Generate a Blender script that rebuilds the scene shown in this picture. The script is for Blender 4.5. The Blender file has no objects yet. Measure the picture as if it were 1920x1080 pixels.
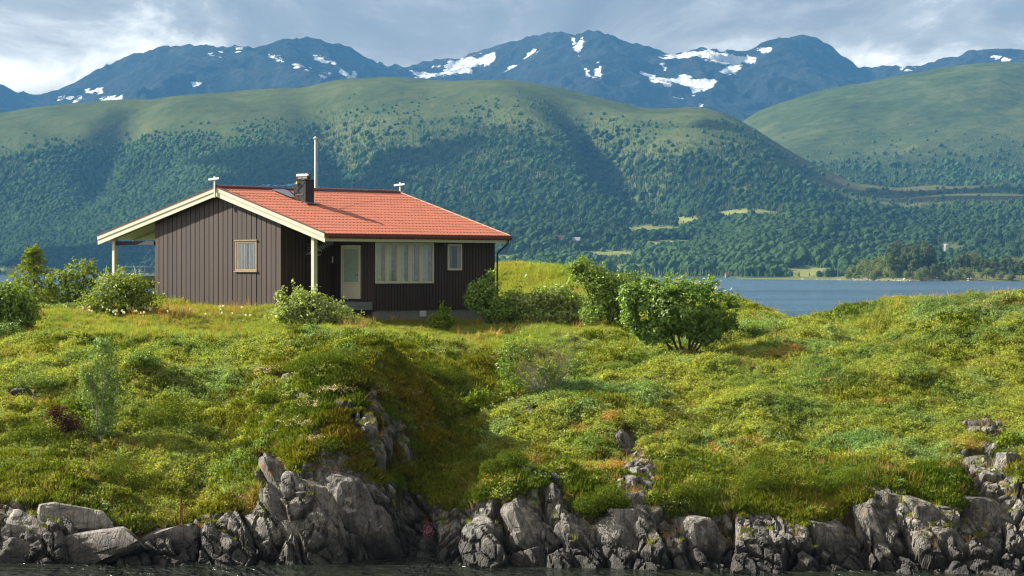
import bpy, bmesh, math, random
import numpy as np
from mathutils import Vector, Matrix
R = math.radians
random.seed(7); rng = np.random.default_rng(11)
scene = bpy.context.scene
C = scene.collection

# ------------------------------------------------------------------ camera, light, exposure
H, F, CY = 8.4, 4800.0, 505.0            # eye height above the sea, focal length and horizon row (in 1920 px units)
cam_d = bpy.data.cameras.new('camera'); cam = bpy.data.objects.new('camera', cam_d); C.objects.link(cam)
cam.location = (0, 0, H); cam.rotation_euler = (R(90), 0, 0)
cam_d.sensor_width = 36; cam_d.lens = F / 1920 * 36; cam_d.shift_y = -(540 - CY) / 1920
cam_d.clip_start = 1; cam_d.clip_end = 60000
scene.camera = cam
SUN_AZ, SUN_EL = 158.0, 32.0             # direction to the sun, ccw from +x
sd = Vector((math.cos(R(SUN_AZ)) * math.cos(R(SUN_EL)), math.sin(R(SUN_AZ)) * math.cos(R(SUN_EL)), math.sin(R(SUN_EL))))
sl = bpy.data.lights.new('sun', 'SUN'); sl.energy = 5.0; sl.angle = R(0.53); sl.color = (1.0, 0.93, 0.80)
so = bpy.data.objects.new('sun', sl); C.objects.link(so); so.rotation_euler = sd.to_track_quat('Z', 'Y').to_euler()
so.location = (-40, 20, 60)
scene.view_settings.view_transform = 'Standard'; scene.view_settings.look = 'None'
scene.view_settings.exposure = 1.4; scene.view_settings.gamma = 1
scene.view_settings.use_curve_mapping = False
cy = scene.cycles
cy.max_bounces = 6; cy.diffuse_bounces = 2; cy.glossy_bounces = 3; cy.transmission_bounces = 3
cy.transparent_max_bounces = 12; cy.volume_bounces = 0; cy.use_denoising = True; cy.use_adaptive_sampling = False; cy.filter_width = 1.2; cy.light_sampling_threshold = 0.0
cy.caustics_reflective = False; cy.caustics_refractive = False
cy.sample_clamp_indirect = 4.0

class NT:
    """small helper around a node tree"""
    def __init__(s, tree): s.t = tree; tree.nodes.clear()
    def n(s, kind, **kw):
        nd = s.t.nodes.new(kind)
        for k, v in kw.items():
            if k.startswith('i_'):
                key = k[2:]
                key = int(key) if key.isdigit() else key.replace('_', ' ')
                sock = nd.inputs[key]
                if hasattr(v, 'is_output'): s.t.links.new(v, sock)
                else: sock.default_value = v
            else: setattr(nd, k, v)
        return nd
    def link(s, a, b): s.t.links.new(a, b)
    def math(s, op, a, b=0.0, c=0.0, clamp=False):
        nd = s.t.nodes.new('ShaderNodeMath'); nd.operation = op; nd.use_clamp = clamp
        for i, v in enumerate((a, b, c)):
            if hasattr(v, 'is_output'): s.t.links.new(v, nd.inputs[i])
            else: nd.inputs[i].default_value = v
        return nd.outputs[0]
    def mix(s, f, a, b, mode='MIX'):
        nd = s.t.nodes.new('ShaderNodeMix'); nd.data_type = 'RGBA'; nd.blend_type = mode
        for i, v in ((0, f), (6, a), (7, b)):
            if hasattr(v, 'is_output'): s.t.links.new(v, nd.inputs[i])
            else: nd.inputs[i].default_value = v if i == 0 else (*v, 1)[:4]
        return nd.outputs[2]
    def ramp(s, f, stops):
        nd = s.t.nodes.new('ShaderNodeValToRGB'); e = nd.color_ramp.elements
        while len(e) < len(stops): e.new(0.5)
        for el, (p, c) in zip(e, stops):
            el.position = p; el.color = (*c, 1)[:4] if hasattr(c, '__len__') else (c, c, c, 1)
        s.t.links.new(f, nd.inputs[0]); return nd.outputs[0]
    def noise(s, vec, scale, detail=3.0, rough=0.55, dist=0.0):
        nd = s.n('ShaderNodeTexNoise', i_Scale=scale, i_Detail=detail, i_Roughness=rough, i_Distortion=dist)
        if vec is not None: s.t.links.new(vec, nd.inputs['Vector'])
        return nd.outputs[0]
    def mapv(s, vec, scale=(1, 1, 1), rot=(0, 0, 0), loc=(0, 0, 0)):
        nd = s.n('ShaderNodeMapping', i_Scale=scale, i_Rotation=rot, i_Location=loc); s.t.links.new(vec, nd.inputs[0]); return nd.outputs[0]
    def step(s, v, lo, hi):
        nd = s.n('ShaderNodeMapRange', interpolation_type='SMOOTHSTEP', i_1=lo, i_2=hi); s.t.links.new(v, nd.inputs[0]); return nd.outputs[0]

# sky: physical sky under a broken cloud deck
world = bpy.data.worlds.new('World'); scene.world = world; world.use_nodes = True
w = NT(world.node_tree)
sky = w.n('ShaderNodeTexSky', sky_type='NISHITA', sun_disc=False, sun_elevation=R(SUN_EL), sun_rotation=R((90 - SUN_AZ) % 360))
gen = w.n('ShaderNodeTexCoord').outputs['Generated']
sep = w.n('ShaderNodeSeparateXYZ'); w.link(gen, sep.inputs[0])
zz = w.math('ADD', w.math('MAXIMUM', sep.outputs[2], 0.0), 0.05)
cvec = w.n('ShaderNodeCombineXYZ', i_X=w.math('DIVIDE', sep.outputs[0], zz), i_Y=w.math('DIVIDE', sep.outputs[1], zz), i_Z=w.math('MULTIPLY', sep.outputs[2], 8.0)).outputs[0]
n1 = w.noise(w.mapv(cvec, scale=(0.62, 0.36, 1.0), loc=(3.1, 1.7, 0.4)), 1.0, 8.0, 0.55, 0.35)
n2 = w.noise(w.mapv(gen, scale=(12, 12, 21), loc=(5.3, 0.2, 2.4)), 1.0, 8.0, 0.62, 0.6)
# broad shape: darker deck to the right and overhead, thinner to the left
shape = w.math('ADD', w.math('MULTIPLY', n1, 0.14), w.math('MULTIPLY', n2, 0.96))
def gap(px, py, rx, ry, amt):          # a thinner place in the cloud deck
    ax = w.math('DIVIDE', sep.outputs[0], w.math('MAXIMUM', sep.outputs[1], 0.02)); az = w.math('DIVIDE', sep.outputs[2], w.math('MAXIMUM', sep.outputs[1], 0.02))
    dx = w.math('DIVIDE', w.math('SUBTRACT', ax, (px-960)/F), rx/F); dz = w.math('DIVIDE', w.math('SUBTRACT', az, (CY-py)/F), ry/F)
    d2 = w.math('ADD', w.math('MULTIPLY', dx, dx), w.math('MULTIPLY', dz, dz))
    return w.math('MULTIPLY', w.math('POWER', 2.718, w.math('MULTIPLY', d2, -1.0)), amt)
for gp in [(40, 140, 160, 40, .10), (260, 75, 110, 60, .09), (60, 30, 120, 40, .03), (1680, 112, 130, 26, .15), (640, 95, 160, 22, .05), (1290, 80, 90, 20, .07), (1000, 25, 300, 30, -.03), (1450, 50, 200, 30, -.035), (780, 30, 160, 40, -.03)]: shape = w.math('ADD', shape, gap(*gp))
side = w.math('MULTIPLY', sep.outputs[0], -0.20)
low = w.math('MULTIPLY', w.step(sep.outputs[2], 0.105, 0.062), 0.04)
shape = w.math('ADD', w.math('ADD', shape, side), low)
cloud = w.ramp(shape, [(0.36, (1.40, 1.34, 1.30)), (0.49, (1.9, 1.82, 1.70)), (0.59, (2.75, 2.6, 2.36)), (0.67, (4.7, 4.45, 4.0)), (0.76, (7.6, 7.2, 6.5))])
cover = w.step(n1, 0.70, 0.60)
col = w.mix(cover, sky.outputs[0], cloud)
bg = w.n('ShaderNodeBackground', i_Strength=0.088); w.link(col, bg.inputs[0])
w.link(bg.outputs[0], w.n('ShaderNodeOutputWorld').inputs[0])

# ------------------------------------------------------------------ numpy noise
def _hash(ix, iy, iz, seed):
    h = (ix.astype(np.int64) * 374761393 + iy.astype(np.int64) * 668265263 + iz.astype(np.int64) * 1274126177 + seed * 974634777) & 0xffffffff
    h = ((h ^ (h >> 13)) * 1274126177) & 0xffffffff
    h = ((h ^ (h >> 16)) * 2246822519) & 0xffffffff
    return ((h ^ (h >> 15)) & 0xffffff) / float(0x1000000)
def vnoise(x, y, z=None, seed=0):
    x = np.asarray(x, float); y = np.asarray(y, float)
    z = np.zeros_like(x) if z is None else z
    fx, fy, fz = np.floor(x), np.floor(y), np.floor(z)
    u, v, t = x - fx, y - fy, z - fz
    u, v, t = u*u*(3-2*u), v*v*(3-2*v), t*t*(3-2*t)
    r = 0
    flat = not np.any(t)
    for dz in ((0,) if flat else (0, 1)):
        for dy in (0, 1):
            for dx in (0, 1):
                wgt = (u if dx else 1-u) * (v if dy else 1-v) * (1 if flat else (t if dz else 1-t))
                r = r + wgt * _hash(fx+dx, fy+dy, fz+dz, seed)
    return r * 2 - 1
def fbm(x, y, z=None, oct=4, seed=0, gain=0.5):
    a, s, n = 1.0, 0, 0
    f = 1.0
    for o in range(oct):
        s = s + a * vnoise(x*f + o*17.3, y*f - o*9.1, None if z is None else z*f, seed+o); n += a
        a *= gain; f *= 2.03
    return s / n
def cells(x, y, z, seed=0):
    fx, fy, fz = np.floor(x), np.floor(y), np.floor(z)
    f1 = np.full(x.shape, 9.0); f2 = f1.copy(); idv = np.zeros_like(x)
    for dx in (-1, 0, 1):
        for dy in (-1, 0, 1):
            for dz in (-1, 0, 1):
                cx, cyy, cz = fx+dx, fy+dy, fz+dz
                px = cx + _hash(cx, cyy, cz, seed); py = cyy + _hash(cx, cyy, cz, seed+1); pz = cz + _hash(cx, cyy, cz, seed+2)
                d = np.sqrt((px-x)**2 + (py-y)**2 + (pz-z)**2)
                nw = d < f1
                f2 = np.where(nw, f1, np.minimum(f2, d)); idv = np.where(nw, _hash(cx, cyy, cz, seed+5), idv); f1 = np.where(nw, d, f1)
    return f1, f2, idv
def sstep(a, b, x):
    t = np.clip((x-a)/(b-a), 0, 1); return t*t*(3-2*t)

# ------------------------------------------------------------------ mesh / object helpers
def tag(o, label=None, cat=None, group=None, kind=None):
    if label: o['label'] = label
    if cat: o['category'] = cat
    if group: o['group'] = group
    if kind: o['kind'] = kind
    return o
def empty(name, loc=(0, 0, 0), rz=0):
    o = bpy.data.objects.new(name, None); C.objects.link(o); o.location = loc; o.rotation_euler = (0, 0, rz); o.empty_display_size = 0.3
    return o
def link(name, me, parent=None):
    o = bpy.data.objects.new(name, me); C.objects.link(o)
    if parent is not None: o.parent = parent
    return o
def npmesh(name, v, f, mat, smooth=False):
    """mesh from arrays: f is (n,3) or (n,4)"""
    me = bpy.data.meshes.new(name); v = np.asarray(v, np.float32); f = np.asarray(f, np.int32)
    k = f.shape[1]
    me.vertices.add(len(v)); me.vertices.foreach_set('co', v.ravel())
    me.loops.add(f.size); me.loops.foreach_set('vertex_index', f.ravel())
    me.polygons.add(len(f)); me.polygons.foreach_set('loop_start', np.arange(0, f.size, k, dtype=np.int32))
    me.polygons.foreach_set('use_smooth', np.full(len(f), bool(smooth)))
    me.update(calc_edges=True); me.validate()
    if mat: me.materials.append(mat)
    return me
def gridfaces(nu, nv):
    i = np.arange(nu*nv).reshape(nv, nu)
    return np.stack([i[:-1, :-1], i[:-1, 1:], i[1:, 1:], i[1:, :-1]], -1).reshape(-1, 4)
def fattr(me, name, vals, kind='FLOAT'):
    a = me.attributes.new(name, kind, 'POINT')
    a.data.foreach_set('value' if kind == 'FLOAT' else 'color', np.asarray(vals, np.float32).ravel())
class MB:
    def __init__(s): s.v = []; s.f = []
    def add(s, v, f):
        k = len(s.v); s.v += [tuple(p) for p in v]; s.f += [tuple(i+k for i in q) for q in f]; return s
    def box(s, a, b):
        x0, y0, z0 = a; x1, y1, z1 = b
        return s.add([(x0,y0,z0),(x1,y0,z0),(x1,y1,z0),(x0,y1,z0),(x0,y0,z1),(x1,y0,z1),(x1,y1,z1),(x0,y1,z1)],
                     [(0,3,2,1),(4,5,6,7),(0,1,5,4),(1,2,6,5),(2,3,7,6),(3,0,4,7)])
    def prism(s, poly, ext):
        """polygon (3d points) swept along ext"""
        n = len(poly); e = Vector(ext); p = [Vector(q) for q in poly]
        return s.add([tuple(q) for q in p] + [tuple(q+e) for q in p],
                     [tuple(range(n-1, -1, -1)), tuple(range(n, 2*n))] + [(i, (i+1) % n, n+(i+1) % n, n+i) for i in range(n)])
    def tube(s, pts, rad, n=6, cap=True):
        pts = [Vector(p) for p in pts]; rads = rad if hasattr(rad, '__len__') else [rad]*len(pts)
        k = len(s.v); ref = None
        for i, p in enumerate(pts):
            d = (pts[min(i+1, len(pts)-1)] - pts[max(i-1, 0)]).normalized()
            a = d.orthogonal().normalized() if ref is None else (ref - d*ref.dot(d)).normalized()
            ref = a; b = d.cross(a)
            for j in range(n):
                t = 2*math.pi*j/n; s.v.append(tuple(p + (a*math.cos(t) + b*math.sin(t))*rads[i]))
        for i in range(len(pts)-1):
            for j in range(n):
                q = k+i*n; s.f.append((q+j, q+(j+1) % n, q+n+(j+1) % n, q+n+j))
        if cap:
            s.f.append(tuple(k+j for j in range(n-1, -1, -1))); q = k+(len(pts)-1)*n; s.f.append(tuple(q+j for j in range(n)))
        return s
    def mesh(s, name, mat, smooth=False, bevel=0):
        me = bpy.data.meshes.new(name); me.from_pydata(s.v, [], s.f)
        bm = bmesh.new(); bm.from_mesh(me); bmesh.ops.recalc_face_normals(bm, faces=bm.faces)
        if bevel: bmesh.ops.bevel(bm, geom=bm.edges[:], offset=bevel, segments=1, affect='EDGES')
        bm.to_mesh(me); bm.free()
        for p in me.polygons: p.use_smooth = smooth
        if mat: me.materials.append(mat)
        return me
    def build(s, name, mat, parent=None, smooth=False, bevel=0): return link(name, s.mesh(name, mat, smooth, bevel), parent)

# ------------------------------------------------------------------ materials
def newmat(name):
    m = bpy.data.materials.new(name); m.use_nodes = True; return m, NT(m.node_tree)
def out(t, sh): t.link(sh, t.n('ShaderNodeOutputMaterial').inputs[0])
def paint(name, col, rough=0.5, var=0.12, scale=3.0, stretch=(1, 1, 1), bump=0.0, metal=0.0, bscale=40.0):
    m, t = newmat(name); tc = t.n('ShaderNodeTexCoord').outputs['Object']
    n = t.noise(t.mapv(tc, scale=stretch), scale, 5.0)
    info = t.n('ShaderNodeObjectInfo').outputs['Random']
    k = t.math('ADD', t.math('MULTIPLY', t.math('SUBTRACT', n, 0.5), 2*var*2), t.math('MULTIPLY_ADD', info, var, 1-var/2))
    c = t.mix(1.0, col, t.n('ShaderNodeCombineColor', i_0=k, i_1=k, i_2=k).outputs[0], 'MULTIPLY')
    b = t.n('ShaderNodeBsdfPrincipled', i_Roughness=rough, i_Metallic=metal); t.link(c, b.inputs['Base Color'])
    if bump:
        bp = t.n('ShaderNodeBump', i_Strength=bump, i_Distance=0.01, i_Height=t.noise(t.mapv(tc, scale=stretch), bscale, 3.0)); t.link(bp.outputs[0], b.inputs['Normal'])
    out(t, b.outputs[0]); return m
def leafmat(name, col, var=0.35, trans=0.35, gloss=0.0, tint=False):
    m, t = newmat(name)
    rnd = t.n('ShaderNodeNewGeometry').outputs['Random Per Island']
    a = tuple(c*(1-var) for c in col); b = (min(1, col[0]*(1+var*1.3)), min(1, col[1]*(1+var)), col[2]*(1+var*0.5))
    c = t.mix(rnd, a, b)
    if tint:
        at = t.n('ShaderNodeAttribute', attribute_type='INSTANCER', attribute_name='tint')
        c = t.mix(1.0, c, at.outputs['Color'], 'MULTIPLY')
    d = t.n('ShaderNodeBsdfDiffuse'); t.link(c, d.inputs[0])
    tr = t.n('ShaderNodeBsdfTranslucent'); t.link(t.mix(1.0, c, (1.15, 1.1, 0.5), 'MULTIPLY'), tr.inputs[0])
    sh = t.n('ShaderNodeMixShader', i_0=trans, i_1=d.outputs[0], i_2=tr.outputs[0]).outputs[0]
    if gloss:
        g = t.n('ShaderNodeBsdfGlossy', i_Roughness=0.45); sh = t.n('ShaderNodeMixShader', i_0=gloss, i_1=sh, i_2=g.outputs[0]).outputs[0]
    out(t, sh); return m

M = {}
M['brown'] = paint('brown_boards', (0.0335, 0.0185, 0.0140), 0.65, 0.34, 2.2, (3, 3, 0.25), 0.25, bscale=30)
M['brown_dark'] = paint('brown_back', (0.022, 0.014, 0.012), 0.8, 0.1)
M['cream'] = paint('cream_paint', (0.5200, 0.5150, 0.4100), 0.5, 0.06, 1.5, (1, 1, 1), 0.08)
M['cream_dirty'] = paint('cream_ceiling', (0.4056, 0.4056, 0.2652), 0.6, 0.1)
M['white'] = paint('white_paint', (0.6084, 0.6084, 0.5772), 0.45, 0.05)
M['oldwood'] = paint('weathered_wood', (0.2574, 0.1950, 0.1170), 0.7, 0.2, 4, (4, 4, 0.5))
M['honey'] = paint('varnished_wood', (0.3276, 0.1872, 0.0702), 0.45, 0.15)
M['roof'] = paint('red_roof_tiles', (0.380, 0.108, 0.058), 0.55, 0.17, 1.6, (2.5, 0.6, 0.6), 0.0)
M['gutter'] = paint('dark_red_metal', (0.1248, 0.0273, 0.0234), 0.4, 0.08)
M['black'] = paint('black_metal', (0.018, 0.019, 0.022), 0.38, 0.2, 6)
M['steel'] = paint('stainless', (0.2750, 0.2650, 0.2500), 0.28, 0.15, 20, metal=0.9)
M['grey_metal'] = paint('galvanised', (0.2574, 0.2730, 0.2964), 0.4, 0.1, metal=0.4)
M['lead'] = paint('bluegrey_sheet', (0.10, 0.12, 0.16), 0.4, 0.15)
M['concrete'] = paint('concrete', (0.1560, 0.1560, 0.1482), 0.9, 0.2, 2.5, bump=0.2)
M['deck'] = paint('greygreen_deck', (0.1560, 0.1794, 0.1716), 0.7, 0.1)
M['olive'] = paint('olive_board', (0.16, 0.15, 0.08), 0.7, 0.1)
M['curtain'] = paint('curtain', (0.17, 0.163, 0.148), 0.9, 0.08)
M['curtain_teal'] = paint('teal_curtain', (0.4600, 0.5200, 0.4700), 0.9, 0.15, 6)
M['curtain_rust'] = paint('rust_curtain', (0.4000, 0.3100, 0.2400), 0.9, 0.25, 6)
M['room_shade'] = paint('dark_room', (0.03, 0.03, 0.03), 0.9, 0.1)  # near-black flat board behind the panes, painted as the unlit room's shade
M['rope'] = paint('blue_rope', (0.03, 0.26, 0.55), 0.7, 0.2)
M['yellow'] = paint('yellow_plastic', (0.75, 0.55, 0.04), 0.5, 0.05)
M['rust'] = paint('rust', (0.16, 0.055, 0.025), 0.9, 0.3, 12)
M['bark'] = paint('bark', (0.085, 0.065, 0.05), 0.9, 0.3, 5, (1, 1, 0.3))
M['palebark'] = paint('pale_bark', (0.36, 0.33, 0.28), 0.85, 0.3, 6, (1, 1, 0.3))
M['pinebark'] = paint('pine_bark', (0.1200, 0.0690, 0.0450), 0.9, 0.3, 0.5, (1, 1, 0.3))
M['barnred'] = paint('barn_red', (0.2340, 0.0468, 0.0351), 0.8, 0.1)
M['farwhite'] = paint('white_wall', (0.5616, 0.5616, 0.5460), 0.7, 0.05)
M['slate'] = paint('grey_sheet_roof', (0.1950, 0.2028, 0.2184), 0.6, 0.1)
def glassmat():
    m, t = newmat('window_glass')
    lw = t.n('ShaderNodeLayerWeight', i_Blend=0.5); fr = t.n('ShaderNodeMath', operation='MULTIPLY_ADD', i_0=t.math('POWER', lw.outputs['Facing'], 3.0), i_1=0.75, i_2=0.10)
    g = t.n('ShaderNodeBsdfGlossy', i_Roughness=0.01, i_Color=(0.95, 0.97, 1, 1)); tr = t.n('ShaderNodeBsdfTransparent', i_Color=(0.86, 0.93, 0.92, 1))
    out(t, t.n('ShaderNodeMixShader', i_0=fr.outputs[0], i_1=tr.outputs[0], i_2=g.outputs[0]).outputs[0]); return m
M['glass'] = glassmat()

def rockmat(name, base=1.0, pale=0.0, tide=True, scale=1.0):
    m, t = newmat(name); pos = t.n('ShaderNodeNewGeometry').outputs['Position']
    st = t.mapv(pos, scale=(scale*2.2, scale*1.6, scale*0.55), rot=(0.15, R(-26), 0.3))
    a = t.noise(st, 1.3, 8.0, 0.62, 0.4); b = t.noise(pos, scale*7.0, 6.0, 0.65)
    g = t.math('ADD', t.math('MULTIPLY', a, 0.65), t.math('MULTIPLY', b, 0.35))
    k = base
    c = t.ramp(g, [(0.34, (0.040*k, 0.040*k, 0.040*k)), (0.45, (0.135*k, 0.130*k, 0.118*k)), (0.54, (0.27*k, 0.255*k, 0.225*k)), (0.64, (0.44*k, 0.41*k, 0.36*k))])
    if pale: c = t.mix(pale, c, (0.36, 0.325, 0.30))
    # thin quartz veins
    v = t.noise(t.mapv(pos, scale=(1.5*scale, 1.5*scale, 0.5*scale), rot=(0.3, R(-35), 0)), 1.2, 2.0, 0.5, 0.6)
    vein = t.math('LESS_THAN', t.math('ABSOLUTE', t.math('SUBTRACT', v, 0.53)), 0.006)
    c = t.mix(t.math('MULTIPLY', vein, 0.55), c, (0.30, 0.29, 0.26))
    # pale crust lichen
    nz = t.n('ShaderNodeSeparateXYZ'); t.link(t.n('ShaderNodeNewGeometry').outputs['Normal'], nz.inputs[0])
    l = t.math('ADD', t.noise(pos, 2.6*scale, 7.0, 0.68), t.math('MULTIPLY', nz.outputs[2], 0.10))
    c = t.mix(t.step(l, 0.60, 0.66), c, (0.32, 0.30, 0.26))
    l2 = t.noise(t.mapv(pos, loc=(7, 3, 1)), 1.25*scale, 7.0, 0.62)
    c = t.mix(t.step(l2, 0.655, 0.69), c, (0.28, 0.105, 0.015))
    l3 = t.noise(t.mapv(pos, loc=(2, 9, 5)), 1.8*scale, 6.0, 0.6)
    c = t.mix(t.math('MULTIPLY', t.step(l3, 0.58, 0.66), 0.55), c, (0.10, 0.085, 0.03))
    sp = t.n('ShaderNodeSeparateXYZ'); t.link(pos, sp.inputs[0])
    if tide:
        zt = t.math('ADD', sp.outputs[2], t.math('MULTIPLY', t.math('SUBTRACT', t.noise(pos, 1.2, 4.0), 0.5), 1.3))
        c = t.mix(t.step(zt, 1.15, 0.25), c, t.mix(0.80, c, (0.010, 0.010, 0.009)))
    bs = t.n('ShaderNodeBsdfPrincipled', i_Roughness=0.82); t.link(c, bs.inputs['Base Color'])
    hgt = t.math('ADD', t.math('MULTIPLY', t.noise(st, 5.0, 8.0, 0.7, 0.3), 0.9), t.math('MULTIPLY', b, 0.22))
    vo = t.n('ShaderNodeTexVoronoi', feature='DISTANCE_TO_EDGE', i_Scale=3.2); t.link(t.mapv(pos, scale=(scale*1.6, scale*1.3, scale*0.6), rot=(0.1, R(-28), 0.2)), vo.inputs['Vector'])
    crack = t.step(vo.outputs['Distance'], 0.0, 0.06)
    hgt = t.math('ADD', hgt, t.math('MULTIPLY', crack, 0.35))
    bp = t.n('ShaderNodeBump', i_Strength=1.0, i_Distance=0.11/scale, i_Height=hgt); t.link(bp.outputs[0], bs.inputs['Normal'])
    out(t, bs.outputs[0]); return m
M['rock'] = rockmat('shore_rock', 0.72); M['rock_pale'] = rockmat('pale_shore_rock', 0.85, 0.34, True)
M['rock_far'] = rockmat('islet_rock', 1.7, 0.25, False, 0.12)

def groundmat():
    m, t = newmat('turf'); pos = t.n('ShaderNodeNewGeometry').outputs['Position']
    ed = t.n('ShaderNodeAttribute', attribute_name='bare').outputs['Fac']; a = t.noise(pos, 0.5, 6.0, 0.6); b = t.noise(pos, 5.0, 6.0, 0.65); c_ = t.noise(t.mapv(pos, loc=(4, 8, 1)), 0.9, 6.0, 0.6)
    c = t.ramp(t.math('ADD', t.math('MULTIPLY', a, 0.5), t.math('MULTIPLY', b, 0.5)), [(0.3, (0.05, 0.052, 0.010)), (0.5, (0.12, 0.155, 0.014)), (0.7, (0.22, 0.26, 0.03))])
    c = t.mix(t.step(c_, 0.60, 0.68), c, t.ramp(b, [(0.3, (0.10, 0.055, 0.02)), (0.65, (0.32, 0.19, 0.06))]))
    c = t.mix(ed, c, t.ramp(b, [(0.3, (0.022, 0.017, 0.010)), (0.55, (0.07, 0.052, 0.024)), (0.7, (0.15, 0.11, 0.045))]))
    bs = t.n('ShaderNodeBsdfPrincipled', i_Roughness=0.95); t.link(c, bs.inputs['Base Color'])
    bp = t.n('ShaderNodeBump', i_Strength=0.8, i_Distance=0.08, i_Height=b); t.link(bp.outputs[0], bs.inputs['Normal'])
    out(t, bs.outputs[0]); return m
M['turf'] = groundmat()

# ------------------------------------------------------------------ headland
def pt(px, py, Y): return ((px-960)/F*Y, Y, H-(py-CY)*Y/F)
ctrl = []
def col(px, *pairs):
    for py, Y in pairs: ctrl.append(pt(px, py, Y))
# each column: shore foot, top of rock, then up the slope (row, distance)
col(-420, (1056,73.2),(950,75.2),(900,77.5),(800,82),(700,88),(620,97),(575,108))
col(-150, (1056,73.2),(950,75.0),(900,77.5),(810,82),(700,88),(620,97),(575,108))
col(0,    (1056,73.2),(948,74.8),(900,77.3),(820,81),(720,87),(640,94),(590,103),(568,110))
col(120,  (1056,73.2),(1000,73.9),(945,75.2),(880,78),(820,80.5),(720,86.5),(640,93.5),(585,103),(565,110))
col(260,  (1056,73.2),(1000,74.0),(940,76),(870,78.8),(800,81),(735,83.5),(690,88),(640,93),(590,101),(575,106))
col(400,  (1056,73.1),(985,74.3),(920,76.5),(860,79),(760,84.5),(685,90),(630,97),(585,103))
col(500,  (1056,73.1),(960,74.3),(900,75.8),(820,79.5),(730,84.5),(680,87.5),(640,94),(600,100))
col(590,  (1056,73.2),(950,74.1),(855,75.2),(800,76.5),(745,78.2),(702,80.5),(672,84.5),(645,91.5),(612,98.5))
col(660,  (1054,73.6),(930,74.6),(840,75.6),(765,77.0),(705,78.9),(672,82.2),(648,90),(622,97.5))
col(720,  (1050,74.3),(960,75.1),(880,76.0),(800,77.3),(745,78.9),(702,81.5),(660,89.5),(606,102.4))
col(770,  (1048,75.0),(960,76.6),(880,78.0),(805,79.6),(745,81.6),(708,84.6),(655,93),(610,103))
col(830,  (1050,74.2),(955,77.0),(880,80.2),(810,83.8),(748,87.4),(700,91.2),(650,96),(608,104))
col(880,  (1058,72.8),(950,74.8),(880,78.8),(800,83.8),(740,88.5),(690,92),(645,96.5),(605,105))
col(1000, (1062,72.4),(925,74.2),(870,77.6),(800,82.5),(735,87.8),(680,92.5),(640,97),(608,103))
col(1100, (1068,72.0),(950,73.9),(890,77),(820,81.5),(740,87.2),(680,92.3),(640,97),(606,104))
col(1200, (1078,71.6),(945,73.7),(880,76.8),(800,82),(730,87.6),(670,93.5),(630,99))
col(1300, (1085,71.2),(950,73.6),(880,77.3),(800,82.4),(730,88),(668,94.5),(630,100))
col(1400, (1090,71.0),(960,73.4),(880,77.8),(800,82.8),(720,88.8),(655,96),(615,104))
col(1500, (1092,70.8),(968,73.0),(890,77.8),(800,83.2),(710,89.5),(640,97),(612,102))
col(1600, (1095,70.6),(945,73.2),(880,77.9),(790,83.6),(700,89.8),(625,97),(590,101))
col(1700, (1095,70.6),(920,73.4),(860,78.5),(780,84),(690,90),(612,96.5),(580,99))
col(1800, (1095,70.6),(950,73.6),(870,77.8),(780,84),(680,90.5),(600,96),(566,98))
col(1920, (1098,70.2),(910,74),(860,78),(780,84),(690,90),(610,95.5),(573,98))
col(2150, (1098,70.2),(910,74),(860,78),(780,84),(690,90),(610,95.5),(573,98))
col(2500, (1098,70.2),(910,74),(860,78),(780,84),(690,90),(610,95.5),(580,98))
def raw(X, Y, Z): ctrl.append((X, Y, Z))
for p in (-700, -420,-150,0,120,260,400,500,590,660,720,770,830,880,1000,1100,1200,1300,1400,1500,1600,1700,1800,1920,2150,2500):   # sea bed in front
    raw((p-960)/F*69, 69.0 if p < 1150 else 67.5, -1.6); raw((p-960)/F*65, 64.0, -3)
# plateau of the cabin, back slopes, the grassy knoll
for X, Y, Z in [(-7.6,100,6.62),(-9.5,102.2,6.86),(-14.5,107.5,6.9),(-17.5,112,6.8),(-12,110,6.85),(-8,106,6.8),(-10,118,6.8),(-3,103.5,6.02),(0.2,107.5,6.05),(-2,102.4,5.98),(-4.2,101.2,6.02),(-2.5,110,6.6),
                (-5.2,102.2,6.12),(3,111,6.4),(-21,108,6.7),(-24,112,5.2),(-19,120,5.0),(-10,127,4.5),(-22,122,1.2),(-28,120,-1),(-14,135,-1.5),(-30,130,-3),
                (0.5,131,8.0),(2.6,129,8.0),(-3,133,7.7),(5.0,124,7.7),(7.2,118,7.2),(9.4,114,6.85),(11.3,110,6.2),(12.2,108,6.0),(0.5,121,7.35),(3.5,118,7.2),(-5,150,-2),(3,150,-2),(9,140,-1.5),
                (12,124,0.5),(15,114,4.2),(18,112,3.8),(22,112,4.0),(26,114,3.0),(14,130,-2),(20,124,-1.5),(28,126,-2),(36,128,-3),(40,110,2),(-38,112,1),(-44,124,-3),(10,152,-4),(-20,150,-4),(30,150,-4)]:
    raw(X, Y, Z)
ctrl = np.array(ctrl)
def tps_fit(P, z, lam):
    S = 10.0; q = P/S; d2 = ((q[:, None]-q[None])**2).sum(-1)
    K = 0.5*d2*np.log(d2+1e-12); n = len(q)
    A = np.zeros((n+3, n+3)); A[:n, :n] = K+lam*np.eye(n); A[:n, n:] = np.c_[np.ones(n), q]; A[n:, :n] = A[:n, n:].T
    sol = np.linalg.solve(A, np.r_[z, 0, 0, 0])
    def ev(X, Y):
        x = np.asarray(X, float).ravel()/S; y = np.asarray(Y, float).ravel()/S; r = sol[n]+sol[n+1]*x+sol[n+2]*y
        for i in range(0, n):
            d = (x-q[i, 0])**2+(y-q[i, 1])**2; r = r + sol[i]*0.5*d*np.log(d+1e-12)
        return r.reshape(np.shape(X))
    return ev
base_z = tps_fit(ctrl[:, :2], ctrl[:, 2], 0.0006)

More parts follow.
